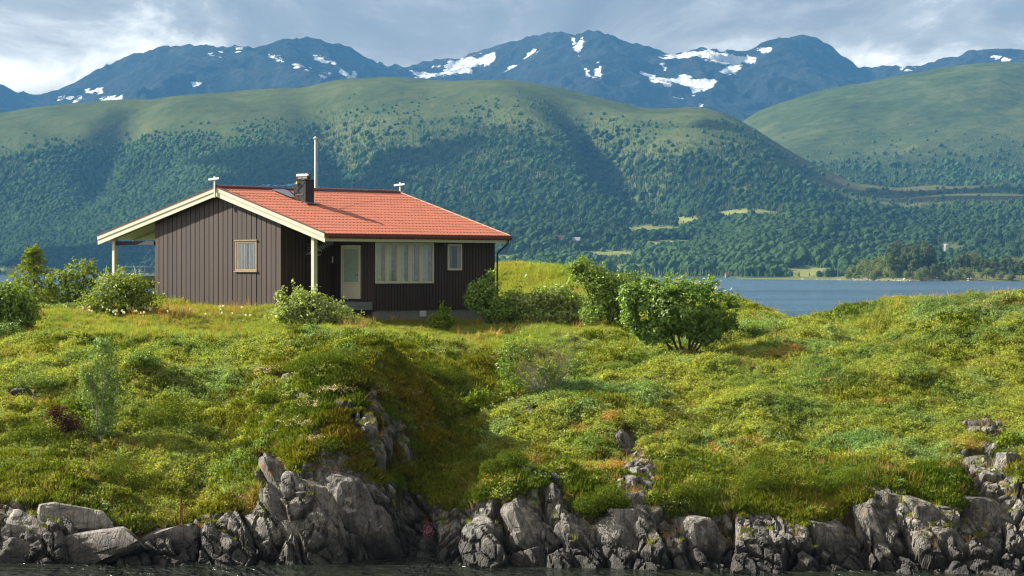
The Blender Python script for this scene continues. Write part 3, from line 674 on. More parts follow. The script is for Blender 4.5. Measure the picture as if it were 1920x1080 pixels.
# posts, beam, deck
for yc in (0.95, 14.1):
    MB().box((GXW-0.09, yc-0.09, -0.5), (GXW+0.09, yc+0.09, roof_z(yc)-0.16)).build('porch_post', M['cream'], cabin, bevel=0.008)
MB().box((GXW-0.03, GY1+0.005, 9.44-Z0), (GXW+0.07, 14.0, 9.60-Z0)).build('beam', M['brown_dark'], cabin)
for i in range(8):
    xx = 0.5+i*1.25
    MB().prism([(xx, GY1, roof_z(GY1)-th-0.003), (xx, BY_-0.1, roof_z(BY_-0.1)-th-0.003), (xx, BY_-0.1, roof_z(BY_-0.1)-th-0.10), (xx, GY1, roof_z(GY1)-th-0.10)], (0.06, 0, 0)).build('rafter', M['cream_dirty'], cabin)
dkp = MB().box((GXW+0.25, WY+0.08, -0.7), (WX0-0.02, GY0-0.01, 0.19)).build('deck', M['brown_dark'], cabin)
for i in range(2): MB().box((GXW+0.2, WY+0.035, -0.02+i*0.145), (WX0-0.01, WY+0.075, 0.118+i*0.145)).build('plank', M['deck'], dkp)
for i in range(15): MB().box((GXW+0.2, WY+0.03+i*0.158, 0.265), (WX0-0.01, WY+0.178+i*0.158, 0.295)).build('plank', M['deck'], dkp)
# terrace rail behind the left porch
rl = MB().box((0.45, 14.05, 7.86-Z0), (9.9, 14.12, 8.12-Z0)).build('terrace_rail', M['white'], cabin)
MB().box((0.45, 14.07, 7.56-Z0), (9.9, 14.11, 7.85-Z0)).build('lower_rail', M['olive'], rl)
for i in range(6): MB().box((0.6+i*1.8, 14.125, -0.3), (0.7+i*1.8, 14.2, 8.1-Z0)).build('baluster', M['white'], rl)
# chimney
cx0, cy0, cx1, cy1, ctop = 2.816, 4.432, 3.28, 5.17, 12.06-Z0
ch = MB().prism([(cx0, cy0, roof_z(cy0)-0.05), (cx0, cy1, roof_z(cy1)-0.05), (cx0, cy1, ctop), (cx0, cy0, ctop)], (cx1-cx0, 0, 0)).build('chimney', M['black'], cabin, bevel=0.01)
MB().box((cx0-0.03, cy0-0.03, ctop+0.002), (cx1+0.03, cy1+0.03, ctop+0.03)).build('chimney_cap', M['black'], ch)
for s_ in (1, -1):     # pressed diagonal folds of the cladding
    ym, zm = (cy0+cy1)/2, (ctop+roof_z(cy1))/2
    MB().tube([(cx0-0.004, ym-s_*0.33, zm-0.22), (cx0-0.004, ym+s_*0.33, zm+0.30)], 0.009, 5).build('cladding_fold', M['black'], ch)
    xm = (cx0+cx1)/2; MB().tube([(xm-s_*0.2, cy0-0.004, zm-0.3), (xm+s_*0.2, cy0-0.004, zm+0.25)], 0.009, 5).build('cladding_fold', M['black'], ch)
fc = MB(); r0 = 0.135; zc = ctop+0.17; xm = (cx0+cx1)/2; n = 16
ring = lambda y, r: [(xm+r*math.cos(2*math.pi*i/n), y, zc+r*math.sin(2*math.pi*i/n)) for i in range(n)]
ya, yb = cy0+0.06, cy1-0.06
fc.add(ring(ya, r0)+ring(yb, r0), [(i, (i+1) % n, n+(i+1) % n, n+i) for i in range(n)])
fc.add(ring(ya, r0-0.02)+ring(yb, r0-0.02), [(i, n+i, n+(i+1) % n, (i+1) % n) for i in range(n)])
for yy in (ya, yb): fc.add(ring(yy, r0)+ring(yy, r0-0.02), [(i, (i+1) % n, n+(i+1) % n, n+i) for i in range(n)])
fc.build('flue_cap', M['steel'], ch, True)
for yy in (ya, (ya+yb)/2, yb): MB().add(ring(yy-0.015, r0+0.012)+ring(yy+0.015, r0+0.012), [(i, (i+1) % n, n+(i+1) % n, n+i) for i in range(n)]).build('flue_band', M['grey_metal'], ch, True)
MB().tube([(xm, (ya+yb)/2, ctop), (xm, (ya+yb)/2, zc-0.1)], 0.09, 10).build('flue_neck', M['steel'], ch)
MB().box((cx0-0.02, cy0+0.15, roof_z(cy0)+0.38), (cx0-0.004, cy1-0.1, roof_z(cy0)+0.42)).build('strap', M['steel'], ch)
fl = MB()
for a, b in (((cx0-0.12, cy1+0.005), (cx1+0.12, 6.45)), ((cx0-0.12, cy0-0.22), (cx1+0.12, cy0-0.01))):
    z = lambda y: roof_z(y)+0.078
    fl.prism([(a[0], a[1], z(a[1])), (a[0], b[1], z(b[1])), (a[0], b[1], z(b[1])+0.012), (a[0], a[1], z(a[1])+0.012)], (b[0]-a[0], 0, 0))
fl.build('flashing', M['lead'], ch)
# ridge crosses that carry the wire
for xx, nm in ((-0.06, 0), (LX+0.02, 1)):
    pb = RZ-0.40 if nm == 0 else RZ-0.2
    cr = MB().box((xx-0.035, RY-0.04, pb), (xx+0.015, RY+0.04, RZ+0.47)).build('finial_post', M['cream'], cabin)
    cr['label'] = 'cream cross on the near gable peak' if nm == 0 else 'cream cross on the far end of the ridge'
    MB().prism([(xx-0.07, RY-0.34, RZ+0.34), (xx-0.07, RY+0.34, RZ+0.30), (xx-0.07, RY+0.34, RZ+0.385), (xx-0.07, RY-0.34, RZ+0.425)], (0.028, 0, 0)).build('cross_arm', M['white'], cr)
def sag(a, b, s, n=14): return [tuple(Vector(a).lerp(Vector(b), i/n)-Vector((0, 0, s*math.sin(math.pi*i/n)))) for i in range(n+1)]
wr_ = MB(); wr_.tube(sag((-0.03, RY-0.2, RZ+0.33), (cx0-0.01, cy1-0.2, ctop-0.35), 0.10), 0.008, 5)
wr_.tube(sag((cx1, cy1-0.3, ctop-0.32), (LX+0.0, RY-0.25, RZ+0.33), 0.18), 0.008, 5); wr_.build('aerial_wire', M['rope'], cabin)
rp = MB()
for k in range(4):
    pts = sag((cx0-0.02, cy1-0.25-k*0.02, ctop-0.12), (cx0-0.65, RY-0.4+k*0.03, RZ+0.16), 0.05+0.03*k)
    rp.tube([(p[0]+0.02*math.sin(i*2.1+k), p[1], p[2]+0.02*math.cos(i*1.7+k*2)) for i, p in enumerate(pts)], 0.011, 5)
rp.build('rope', M['rope'], cabin)
MB().box((cx0-0.10, cy1-0.32, ctop-0.16), (cx0-0.03, cy1-0.22, ctop-0.05)).build('rope_float', M['yellow'], cabin, bevel=0.015)
MB().tube([(cx0-0.25, cy1+0.55, roof_z(cy1+0.55)+0.55), (cx0+0.02, cy1-0.1, roof_z(cy1)+0.12)], 0.022, 6).build('roof_hook', M['black'], cabin)
# television aerial on the alcove wall, wall lamp, thermometer
ay = GY0-0.42
A, B = onY(574, 478, ay), onY(626, 452, ay)
an = MB().tube([A, B], 0.012, 6).build('antenna', M['grey_metal'], cabin)
for i in range(9):
    p = Vector(A).lerp(Vector(B), 0.42+0.065*i)
    MB().tube([p-Vector((0.03, 0.12, 0.09)), p+Vector((0.03, 0.12, 0.09))], 0.009, 5).build('antenna_rod', M['white'], an)
p = Vector(A).lerp(Vector(B), 0.36)
MB().tube([tuple(p+Vector((0.32*math.cos(t), 0, -0.10+0.10*math.sin(t)*1.2))) for t in np.linspace(0.3, 5.6, 16)], 0.012, 5).build('antenna_loop', M['white'], an)
for i in range(5):
    p = Vector(onY(580, 459+i*4.5, ay)); MB().tube([p-Vector((0.11, 0, 0)), p+Vector((0.11, 0, 0))], 0.008, 5).build('reflector_rod', M['grey_metal'], an)
MB().tube([tuple(Vector(A).lerp(Vector(B), 0.25)), (Vector(A).lerp(Vector(B), 0.25).x, GY0, Vector(A).lerp(Vector(B), 0.25).z-0.1)], 0.016, 6).build('antenna_bracket', M['grey_metal'], an)
tq = onY(623, 487, GY0); MB().box((tq[0]-0.02, GY0-0.03, tq[2]-0.13), (tq[0]+0.025, GY0-0.003, tq[2]+0.13)).build('thermometer', M['white'], cabin)
lq = onY(830, 457, WY); MB().tube([(lq[0], WY-0.10, lq[2]-0.10), (lq[0], WY-0.10, lq[2]+0.06), (lq[0], WY-0.06, lq[2]+0.10)], [0.06, 0.055, 0.03], 10).build('wall_lamp', M['black'], cabin)

# flagpole behind the ridge
fx, fy = (591.5-960)/F*124, 124.0; fz = gz(fx, fy)-0.1; ft = H+(CY-262)*fy/F
fp = empty('flagpole', (fx, fy, fz)); tag(fp, 'white flagpole with pointed knob rising behind the red roof', 'flagpole')
MB().tube([(0, 0, 0), (0, 0, (ft-fz)*0.5), (0, 0, ft-fz)], [0.065, 0.055, 0.042], 10).build('pole', M['white'], fp, True)
MB().tube([(0, 0, ft-fz), (0, 0, ft-fz+0.07), (0, 0, ft-fz+0.18)], [0.05, 0.12, 0.005], 8).build('knob', M['white'], fp)
MB().tube([(0.11, 0, 1.2), (0.09, 0, ft-fz-0.1)], 0.008, 4).build('halyard', M['white'], fp)
# rotary clothes dryer beyond the porch
rx, ry = (262-960)/F*117, 117.0; rz_ = gz(rx, ry)
rd = empty('clothes_dryer', (rx, ry, rz_), R(20)); tag(rd, 'grey rotary clothes dryer with thin spread arms seen under the left porch', 'clothes dryer')
MB().tube([(0, 0, -0.05), (0, 0, 2.0)], 0.025, 6).build('pole', M['grey_metal'], rd)
for k in range(4):
    a = k*math.pi/2; e = (1.3*math.cos(a), 1.3*math.sin(a), 2.15); MB().tube([(0, 0, 1.0), e], 0.014, 5).build('arm', M['grey_metal'], rd)
    for j in range(3):
        q = 0.45+0.25*j; b = a+math.pi/2; L = lambda t: (1.3*q*math.cos(t), 1.3*q*math.sin(t), 1.0+1.15*q)
        MB().tube([L(a), L(b)], 0.006, 4).build('line', M['white'], rd)
# rusty irons standing in the shore rock
for px, py, hp, lean_, lab in ((337, 993, 62, 0.03, 'tall thin rusty iron bar standing in the shore rock'), (342, 993, 48, -0.02, 'shorter rusty iron bar beside the tall one on the shore rock'), (333, 992, 26, -0.12, 'short leaning rusty iron stump at the foot of the two bars')):
    x, y, z = hit(px, py); hh = hp*y/F
    o = MB().tube([(0, 0, -0.2), (lean_*hh, 0, hh*0.5), (lean_*hh*1.6, 0, hh)], [0.035, 0.028, 0.022], 6).build('iron_bar', M['rust'])
    o.location = (x, y, z); tag(o, lab, 'iron bar')

# ------------------------------------------------------------------ shrubs and saplings
L_ = {}
L_['rowan'] = leafmat('rowan_leaf', (0.1900, 0.3100, 0.0500), 0.35, 0.35, 0.04)
L_['willow'] = leafmat('willow_leaf', (0.3100, 0.4100, 0.1250), 0.35, 0.35, 0.05)
L_['birch'] = leafmat('birch_leaf', (0.2300, 0.3200, 0.0550), 0.4, 0.38, 0.03)
L_['yew'] = leafmat('spruce_needle', (0.2200, 0.2900, 0.0700), 0.35, 0.25)
L_['dark'] = leafmat('dark_shrub_leaf', (0.1850, 0.2900, 0.0550), 0.4, 0.3, 0.03)
L_['maple'] = leafmat('broad_leaf', (0.1850, 0.3200, 0.0550), 0.3, 0.38, 0.05)
L_['silver'] = leafmat('silver_leaf', (0.1900, 0.3100, 0.0900), 0.3, 0.35, 0.04)
L_['redleaf'] = leafmat('dark_red_leaf', (0.0672, 0.0220, 0.0150), 0.4, 0.25, 0.02)
L_['juniper'] = leafmat('juniper_needle', (0.1200, 0.1750, 0.0220), 0.35, 0.2)
L_['fern'] = leafmat('fern_leaf', (0.1882, 0.2660, 0.0315), 0.3, 0.4)
L_['blossom'] = leafmat('cream_blossom', (0.62, 0.60, 0.46), 0.1, 0.2)
def leaf_cloud(lobes, n, leaf, aspect=0.55, r=None, shell=0.42, up=0.45, droop=0.0, gap=0.30, gf=1.7):
    """n folded leaves through the lobes' volume; lobes are (cx, cy, cz, rx, ry, rz)"""
    r = r or rng; lb = np.array(lobes, float); w_ = lb[:, 3]*lb[:, 5]; w_ = w_/w_.sum()
    m = int(n*1.9); k = r.choice(len(lb), m, p=w_)
    d = r.normal(size=(m, 3)); d /= np.linalg.norm(d, axis=1)[:, None]
    rad = r.random(m)**shell
    p = lb[k, :3]+d*rad[:, None]*lb[k, 3:]*(1+0.22*fbm(d[:, 0]*2.5+k*7.1, d[:, 1]*2.5, d[:, 2]*2.5, 2, 61))[:, None]
    dens = fbm(p[:, 0]*gf+lb[0, 0], p[:, 1]*gf, p[:, 2]*gf*1.3, 3, 67)
    keep = (dens > -gap) & (p[:, 2] > 0.02)
    p, d = p[keep][:n], d[keep][:n]; n = len(p)
    nr = d*0.8+r.normal(size=(n, 3))*0.55+np.array([0, 0, up]); nr /= np.linalg.norm(nr, axis=1)[:, None]
    t = r.normal(size=(n, 3))+d*0.5-np.array([0, 0, droop]); t -= nr*(t*nr).sum(1)[:, None]; t /= np.linalg.norm(t, axis=1)[:, None]
    b = np.cross(nr, t); s = leaf*r.uniform(0.65, 1.3, n)[:, None]
    v = np.stack([p-t*s*0.5, p+b*s*aspect*0.5+nr*s*0.10, p+t*s*0.55, p-b*s*aspect*0.5+nr*s*0.10], 1).reshape(-1, 3)
    return v, np.arange(4*n).reshape(n, 4)
def shrub(name, label, cat, px, py, lobes_px, n, leaf, lm, bark='bark', stems=7, stem_r=0.035, group=None, depth=0.85, sink=0.0, yoff=0.0, dist=None, **kw):
    x, y, z = hit(px, py) if dist is None else ((px-960)/F*dist, dist, H-(py-CY)*dist/F)
    y += yoff; s = y/F
    o = empty(name, (x, y, z-sink)); tag(o, label, cat, group)
    lobes = [((a-px)*s, rng.uniform(-.15, .15)*rx*s, (py-b)*s, rx*s, rx*s*depth, rz*s) for a, b, rx, rz in lobes_px]
    v, f = leaf_cloud(lobes, n, leaf, **kw)
    ns = int(n/150)                           # shoots that stick out of the outline
    if stems and ns:
        kk = rng.integers(0, len(lobes), ns); dd = rng.normal(size=(ns, 3))+np.array([0, 0, .55]); dd /= np.linalg.norm(dd, axis=1)[:, None]
        lbn = np.array(lobes); tt = rng.uniform(.85, 1.42, (ns, 15, 1))
        pp = lbn[kk, None, :3]+dd[:, None]*tt*lbn[kk, None, 3:]+rng.normal(size=(ns, 15, 3))*leaf*.45
        pp = pp.reshape(-1, 3); dv = np.repeat(dd, 15, 0)+rng.normal(size=(ns*15, 3))*.8; dv /= np.linalg.norm(dv, axis=1)[:, None]
        sv = np.cross(dv, rng.normal(size=(ns*15, 3))); sv /= np.linalg.norm(sv, axis=1)[:, None]; lf = leaf*rng.uniform(.6, 1.1, (ns*15, 1))
        ok_ = pp[:, 2] > 0.05
        v2 = np.stack([pp, pp+dv*lf*.5+sv*lf*.3, pp+dv*lf, pp+dv*lf*.5-sv*lf*.3], 1)[ok_].reshape(-1, 3)
        f = np.concatenate([f, np.arange(len(v2)).reshape(-1, 4)+len(v)]); v = np.concatenate([v, v2])
    link('crown', npmesh('crown', v, f, L_[lm]), o)
    if stems:
        st = MB()
        for i in range(stems):
            lb = lobes[i % len(lobes)]
            e = Vector((lb[0]+rng.uniform(-.6, .6)*lb[3], lb[1]+rng.uniform(-.6, .6)*lb[4], lb[2]+rng.uniform(-.1, .6)*lb[5]))
            b0 = Vector((rng.uniform(-1, 1)*0.12*lb[3]+0.1*e.x, rng.uniform(-1, 1)*0.1, -0.15))
            mid = b0.lerp(e, 0.5)+Vector((rng.uniform(-.1, .1), rng.uniform(-.1, .1), 0.08))
            pts = [b0, b0.lerp(mid, 0.55)+Vector((rng.uniform(-.04, .04), 0, 0)), mid, mid.lerp(e, 0.55), e]
            st.tube(pts, [stem_r, stem_r*0.85, stem_r*0.65, stem_r*0.45, stem_r*0.2], 5, False)
            for j in range(4):
                a = pts[2+j % 2].lerp(pts[3], rng.random()); q = a+Vector((rng.uniform(-1, 1)*lb[3]*.5, rng.uniform(-1, 1)*lb[4]*.5, rng.uniform(0.1, .6)*lb[5]))
                st.tube([a, a.lerp(q, .5)+Vector((0, 0, .05)), q], [stem_r*.4, stem_r*.3, stem_r*.1], 4, False)
        st.build('stem', M[bark], o, True)
    return o
# the broad round shrub with cream flower heads
o = shrub('broadleaf_shrub', 'big round green shrub with cream blossom and several dark trunks, right of centre', 'shrub', 1282, 668,
      [(1275,575,70,46),(1212,568,42,34),(1340,582,44,40),(1255,545,44,26),(1225,612,42,28),(1325,618,44,26),(1362,580,26,30),(1186,556,28,28),(1305,540,38,20),(1250,600,44,30),(1196,592,30,26),(1370,610,16,22),(1232,634,34,16),(1330,636,30,14),(1205,622,22,16),(1262,527,14,10),(1330,535,12,12),(1215,530,14,10),(1290,610,40,24)], 15000, 0.13, 'maple', 'bark', 8, 0.055, aspect=0.72, shell=0.30, up=0.7, gap=0.14, gf=2.0)
s_ = o.location.y/F
for a, b in [(1222,536),(1262,527),(1300,529),(1338,539)]:
    r_ = 0.13; v, f = leaf_cloud([((a-1282)*s_, -1.2+rng.uniform(-.4, .2), (668-b)*s_, r_*1.3, r_, 0.07)], 26, 0.07, gap=9)
    link('blossom', npmesh('blossom', v, f, L_['blossom']), o)
shrub('leaning_shrub', 'dark olive wind-leaning shrub behind the round shrub, in front of the water', 'shrub', 1140, 610,
      [(1100,510,36,22),(1120,530,55,30),(1165,530,40,24),(1140,560,52,30),(1195,535,30,20),(1120,590,40,22),(1085,500,22,14),(1170,580,35,28)], 6600, 0.135, 'dark', 'bark', 9, 0.05, gap=0.2, gf=2.2)
shrub('willow_thicket', 'wide grey-green willow thicket between the cabin corner and the round shrub', 'shrub', 1020, 606,
      [(952,578,30,32),(985,562,32,30),(1020,566,30,32),(1052,558,28,30),(1080,578,34,28),(1112,588,34,24),(935,596,26,20),(1146,596,30,20),(1000,592,40,20),(1060,594,44,20)], 7200, 0.145, 'willow', 'palebark', 14, 0.03, gap=0.14, gf=2.2, dist=103.5)
shrub('broadleaf_bush', 'green bush standing against the right corner of the cabin', 'shrub', 922, 606,
      [(900,560,32,30),(925,575,35,32),(890,545,24,18),(915,540,22,16),(940,590,28,22),(919,520,6,10)], 3400, 0.14, 'rowan', 'bark', 7, 0.03, gap=0.2, gf=2.2, dist=103.0)
shrub('sapling', 'small bright sapling in front of the concrete foundation vent', 'sapling', 828, 622,
      [(826,608,22,14),(832,590,14,18),(812,598,10,10),(842,604,12,10)], 900, 0.14, 'fern', 'bark', 5, 0.015, gap=0.3, dist=100.5)
shrub('round_bush', 'round yellow-green bush beside the left porch post', 'shrub', 232, 590,
      [(222,552,56,36),(190,566,40,30),(268,562,34,30),(216,526,34,18),(248,538,34,26),(174,582,26,16),(230,575,70,20)], 7000, 0.12, 'birch', 'bark', 8, 0.035, gap=0.2, gf=2.2)
shrub('willow_bush', 'grey-green bush around the foot of the right porch post', 'shrub', 590, 612,
      [(555,575,40,34),(590,580,45,32),(625,590,42,22),(655,600,30,12),(540,590,32,18),(575,560,28,18),(600,596,60,16),(530,555,16,12)], 6200, 0.13, 'willow', 'bark', 9, 0.03, gap=0.16, gf=2.2)
shrub('broadleaf_bush', 'leafy green bush cut by the left picture edge', 'shrub', 25, 622,
      [(20,570,45,40),(-25,575,50,45),(45,590,36,30),(10,600,55,22),(5,550,34,22),(-60,590,40,34)], 6600, 0.14, 'rowan', 'bark', 8, 0.03, gap=0.2, gf=2.2)
shrub('grey_bush', 'low pale grey-leaved bush at the foot of the left edge bush', 'shrub', 20, 632, [(20,615,26,12),(40,620,22,9),(0,618,24,12)], 1500, 0.075, 'silver', 'bark', 4, 0.015, gap=0.3)
# young spruce: whorls of drooping twigs
x, y, z = hit(62, 575); s_ = y/F
sp = empty('young_spruce', (x, y, z)); tag(sp, 'young spruce with layered branches between the left edge bush and the rowan', 'spruce')
MB().tube([(0, 0, -0.1), (0.05, 0, 1.2), (0, 0, 2.4)], [0.05, 0.035, 0.01], 6).build('trunk', M['bark'], sp)
vv, ff, k = [], [], 0
for i in range(46):
    hgt = 0.2+2.25*(i/46); ln = (2.6-hgt)*0.66*rng.uniform(0.7, 1.2)+0.12; a = i*2.4
    m = 64; t = rng.random(m); dx, dy = math.cos(a), math.sin(a)
    c_ = np.stack([dx*ln*t, dy*ln*t, hgt+0.10*t-0.28*t*t*ln], -1)+rng.normal(size=(m, 3))*0.03
    dr = np.stack([np.full(m, dx), np.full(m, dy), np.full(m, 0.2)], -1)+rng.normal(size=(m, 3))*0.75; dr /= np.linalg.norm(dr, axis=1)[:, None]
    sd_ = np.cross(dr, rng.normal(size=(m, 3))); sd_ /= np.linalg.norm(sd_, axis=1)[:, None]
    q = np.stack([c_, c_+dr*0.09+sd_*0.03, c_+dr*0.18, c_+dr*0.09-sd_*0.03], 1).reshape(-1, 3)
    vv.append(q); ff.append(np.arange(4*m).reshape(m, 4)+k); k += 4*m
link('crown', npmesh('crown', np.concatenate(vv), np.concatenate(ff), L_['yew']), sp)
shrub('young_rowan', 'slender open rowan sapling between the young spruce and the round bush', 'sapling', 138, 575,
      [(108,532,24,26),(138,520,28,30),(164,502,22,24),(150,545,34,24),(118,556,26,18),(175,520,18,26),(95,545,16,16)], 2300, 0.14, 'birch', 'bark', 9, 0.022, gap=0.12, gf=3)
shrub('rowan_tree', 'pale-stemmed rowan sapling on the lower left slope', 'sapling', 190, 832,
      [(190,690,38,45),(180,735,36,40),(200,775,32,34),(215,715,28,40),(165,700,22,36),(195,650,24,24),(185,805,24,20),(205,820,24,16)], 5200, 0.085, 'silver', 'palebark', 11, 0.022, gap=0.22, gf=2.6, depth=0.7)
shrub('red_bush', 'dark red-leaved bush beside the rowan sapling on the left slope', 'shrub', 122, 822, [(120,790,30,22),(135,805,24,16),(105,775,20,16)], 1700, 0.07, 'redleaf', 'bark', 5, 0.015, gap=0.3)
shrub('dark_bush', 'dark green low bush under the rowan sapling at the left slope foot', 'shrub', 75, 838, [(70,815,45,22),(35,825,34,18)], 2400, 0.07, 'juniper', 'bark', 4, 0.015, gap=0.34)
# dry twiggy willow
o = shrub('dry_willow', 'half bare willow with pale dead stems on the slope below the thicket', 'shrub', 1020, 738,
      [(965,650,32,24),(985,668,24,18),(945,690,18,22),(970,715,34,20),(1080,690,20,24),(1100,670,16,16),(1030,700,30,24)], 2100, 0.10, 'rowan', 'palebark', 12, 0.026, gap=0.22, gf=2.6)
s_ = o.location.y/F; tw = MB()
for i in range(44):
    b0 = Vector(((rng.uniform(985, 1060)-1020)*s_, rng.uniform(-.3, .3), -0.05)); e = Vector(((rng.uniform(960, 1085)-1020)*s_, rng.uniform(-.6, .4), rng.uniform(0.9, 2.0)))
    m_ = b0.lerp(e, .5)+Vector((rng.uniform(-.12, .12), 0, .1)); tw.tube([b0, m_, e], [0.014, 0.010, 0.004], 4, False)
    for j in range(3):
        a = m_.lerp(e, rng.random()); tw.tube([a, a+Vector((rng.uniform(-.25, .25), rng.uniform(-.2, .2), rng.uniform(.15, .4)))], [0.006, 0.003], 4, False)
tw.tube([(-0.1, -0.2, 0), (-0.7, -0.4, -0.25), (-1.4, -0.6, -0.1)], [0.03, 0.022, 0.008], 5); tw.tube([(-0.15, -0.1, 0.1), (-0.8, -0.2, 0.6), (-1.5, -0.2, 1.5)], [0.03, 0.02, 0.006], 5)
tw.build('dead_stem', M['palebark'], o)
# smaller plants
for nm, lab, cat, px, py, lob, n, lf, mt in [
    ('small_bush', 'small grey-green bush with a shaded hollow on the sunny right slope', 'shrub', 1580, 652, [(1565,625,22,14),(1585,640,22,12),(1555,615,12,9)], 1500, 0.075, 'willow'),
    ('small_bush', 'low bush in the dip just right of the big round shrub', 'shrub', 1405, 634, [(1400,618,20,12),(1420,620,14,10),(1385,625,16,8)], 1100, 0.09, 'rowan'),
    ('small_bush', 'small leafy clump at the water gap between the two slopes', 'shrub', 1500, 612, [(1498,602,12,8),(1515,606,10,6)], 380, 0.09, 'fern'),
    ('sapling', 'thin pale-stemmed sapling on the slope below the big round shrub', 'sapling', 1222, 775, [(1215,735,22,16),(1228,725,14,12),(1222,755,14,10)], 620, 0.08, 'silver'),
    ('fern_clump', 'bright yellow-green fern clump at the top of the gully', 'fern', 885, 792, [(885,760,20,20),(875,780,18,14),(900,745,14,12)], 900, 0.12, 'fern'),
    ('small_bush', 'dark leafy bush right of the rowan sapling on the left slope', 'shrub', 262, 690, [(262,672,28,16),(285,680,20,10)], 1500, 0.08, 'rowan'),
    ('small_bush', 'dark bilberry bush near the left edge above the slope ledge', 'shrub', 60, 735, [(60,715,40,18),(110,720,32,14)], 2000, 0.07, 'dark'),
    ('coarse_leaf_plant', 'pale coarse-leaved plant near the right edge above the rocks', 'plant', 1895, 842, [(1895,825,22,16),(1880,832,16,10)], 380, 0.15, 'fern'),
]: shrub(nm, lab, cat, px, py, lob, n, lf, mt, 'palebark' if cat == 'sapling' else 'bark', 5, 0.014, gap=0.3)
# juniper mats hugging the slope
for lab, px, py, lob in [
    ('large dark green juniper mat on the lower left slope above the pale slabs', 215, 925, [(215,895,60,30),(180,905,40,26),(255,890,42,30),(215,870,40,20)]),
    ('shaded juniper mound right of the rowan sapling', 305, 815, [(305,780,48,34),(275,795,34,26),(335,770,30,28)]),
    ('juniper mat hanging over the rock edge under the right slope', 1440, 935, [(1440,895,48,34),(1410,910,36,28),(1475,890,36,32),(1430,865,36,20)]),
    ('heath cushion overhanging the tall leaning slab', 640, 850, [(620,838,40,18),(660,842,36,18),(590,850,24,14)]),
    ('brown-green heath hanging on the bluff face above the cleft', 720, 790, [(705,770,34,20),(735,785,24,18),(690,780,22,16)]),
    ('rounded heath cushion on the left shoulder of the bluff', 530, 760, [(520,745,44,18),(555,755,32,16),(490,750,26,14)]),
    ('olive juniper cushion above the veined slab', 1165, 965, [(1150,935,40,24),(1110,945,36,22),(1180,950,26,16)]),
    ('juniper fringe over the central rocks near the rock cleft', 1310, 955, [(1310,925,40,24),(1280,930,30,22),(1345,935,30,20)]),
    ('dark juniper cushion on the gully rim', 960, 890, [(960,865,34,22),(925,880,28,18)]),
    ('dark crowberry cushion on the brow of the knoll', 620, 700, [(600,675,44,16),(650,670,44,16),(560,690,40,14)]),
    ('dark cushion clinging to the right flank of the knoll', 800, 720, [(780,695,48,22),(840,705,40,22),(860,720,24,18)]),
    ('juniper mat over the rocks at the right side', 1590, 930, [(1590,905,50,22),(1545,915,36,20)])]:
    shrub('juniper_mat', lab, 'juniper', px, py, lob, 3600, 0.07, 'juniper', stems=0, aspect=0.35, shell=0.3, gap=0.5, depth=0.7, yoff=0.2)

# ------------------------------------------------------------------ scattered ground cover (stuff)
def source(name, v, f, mat): return bpy.data.objects.new(name, npmesh(name, v, f, mat))
def scatter(name, mat_sources, pts, rot, scl, tint, idx, kind='stuff', tilt=None):
    me = bpy.data.meshes.new(name); me.vertices.add(len(pts)); me.vertices.foreach_set('co', np.asarray(pts, np.float32).ravel())
    e = np.zeros((len(pts), 3)); e[:, 2] = rot
    if tilt is not None: e[:, :2] = tilt
    a = me.attributes.new('rot', 'FLOAT_VECTOR', 'POINT'); a.data.foreach_set('vector', e.astype(np.float32).ravel())
    scl = np.asarray(scl, np.float32); scl = np.repeat(scl[:, None], 3, 1) if scl.ndim == 1 else scl
    a = me.attributes.new('scl', 'FLOAT_VECTOR', 'POINT'); a.data.foreach_set('vector', scl.astype(np.float32).ravel())
    a = me.attributes.new('tint', 'FLOAT_COLOR', 'POINT'); a.data.foreach_set('color', np.c_[tint, np.ones(len(pts))].astype(np.float32).ravel())
    a = me.attributes.new('pick', 'INT', 'POINT'); a.data.foreach_set('value', np.asarray(idx, np.int32))
    o = tag(link(name, me), kind=kind)
    ng = bpy.data.node_groups.new(name, 'GeometryNodeTree'); nt = ng.nodes
    ng.interface.new_socket('Geometry', in_out='INPUT', socket_type='NodeSocketGeometry'); ng.interface.new_socket('Geometry', in_out='OUTPUT', socket_type='NodeSocketGeometry')
    gi, go = nt.new('NodeGroupInput'), nt.new('NodeGroupOutput')
    iop = nt.new('GeometryNodeInstanceOnPoints'); iop.inputs['Pick Instance'].default_value = True
    ji = nt.new('GeometryNodeJoinGeometry')
    for so_ in mat_sources:
        oi = nt.new('GeometryNodeObjectInfo'); oi.inputs['Object'].default_value = so_; oi.inputs['As Instance'].default_value = True
        ng.links.new(oi.outputs['Geometry'], ji.inputs[0])
    ng.links.new(gi.outputs[0], iop.inputs['Points']); ng.links.new(ji.outputs[0], iop.inputs['Instance'])
    for nm, sk, ty in (('rot', 'Rotation', 'FLOAT_VECTOR'), ('scl', 'Scale', 'FLOAT_VECTOR'), ('pick', 'Instance Index', 'INT')):
        na = nt.new('GeometryNodeInputNamedAttribute'); na.data_type = ty; na.inputs[0].default_value = nm
        ng.links.new(na.outputs[0], iop.inputs[sk])
    ng.links.new(iop.outputs[0], go.inputs[0])
    md_ = o.modifiers.new('scatter', 'NODES'); md_.node_group = ng
    return o
G_ = {}
G_['grass'] = leafmat('grass_blade', (0.2750, 0.3450, 0.0850), 0.28, 0.42, 0.0, True)
G_['straw'] = leafmat('straw', (0.3600, 0.2700, 0.1300), 0.3, 0.3, 0.0, True)
G_['bil'] = leafmat('bilberry_leaf', (0.2700, 0.3450, 0.0880), 0.45, 0.45, 0.012, True)
G_['crow'] = leafmat('crowberry', (0.1900, 0.2500, 0.0320), 0.4, 0.28, 0.0, True)
G_['moss'] = leafmat('moss', (0.3300, 0.2700, 0.1000), 0.3, 0.1, 0.0, True)
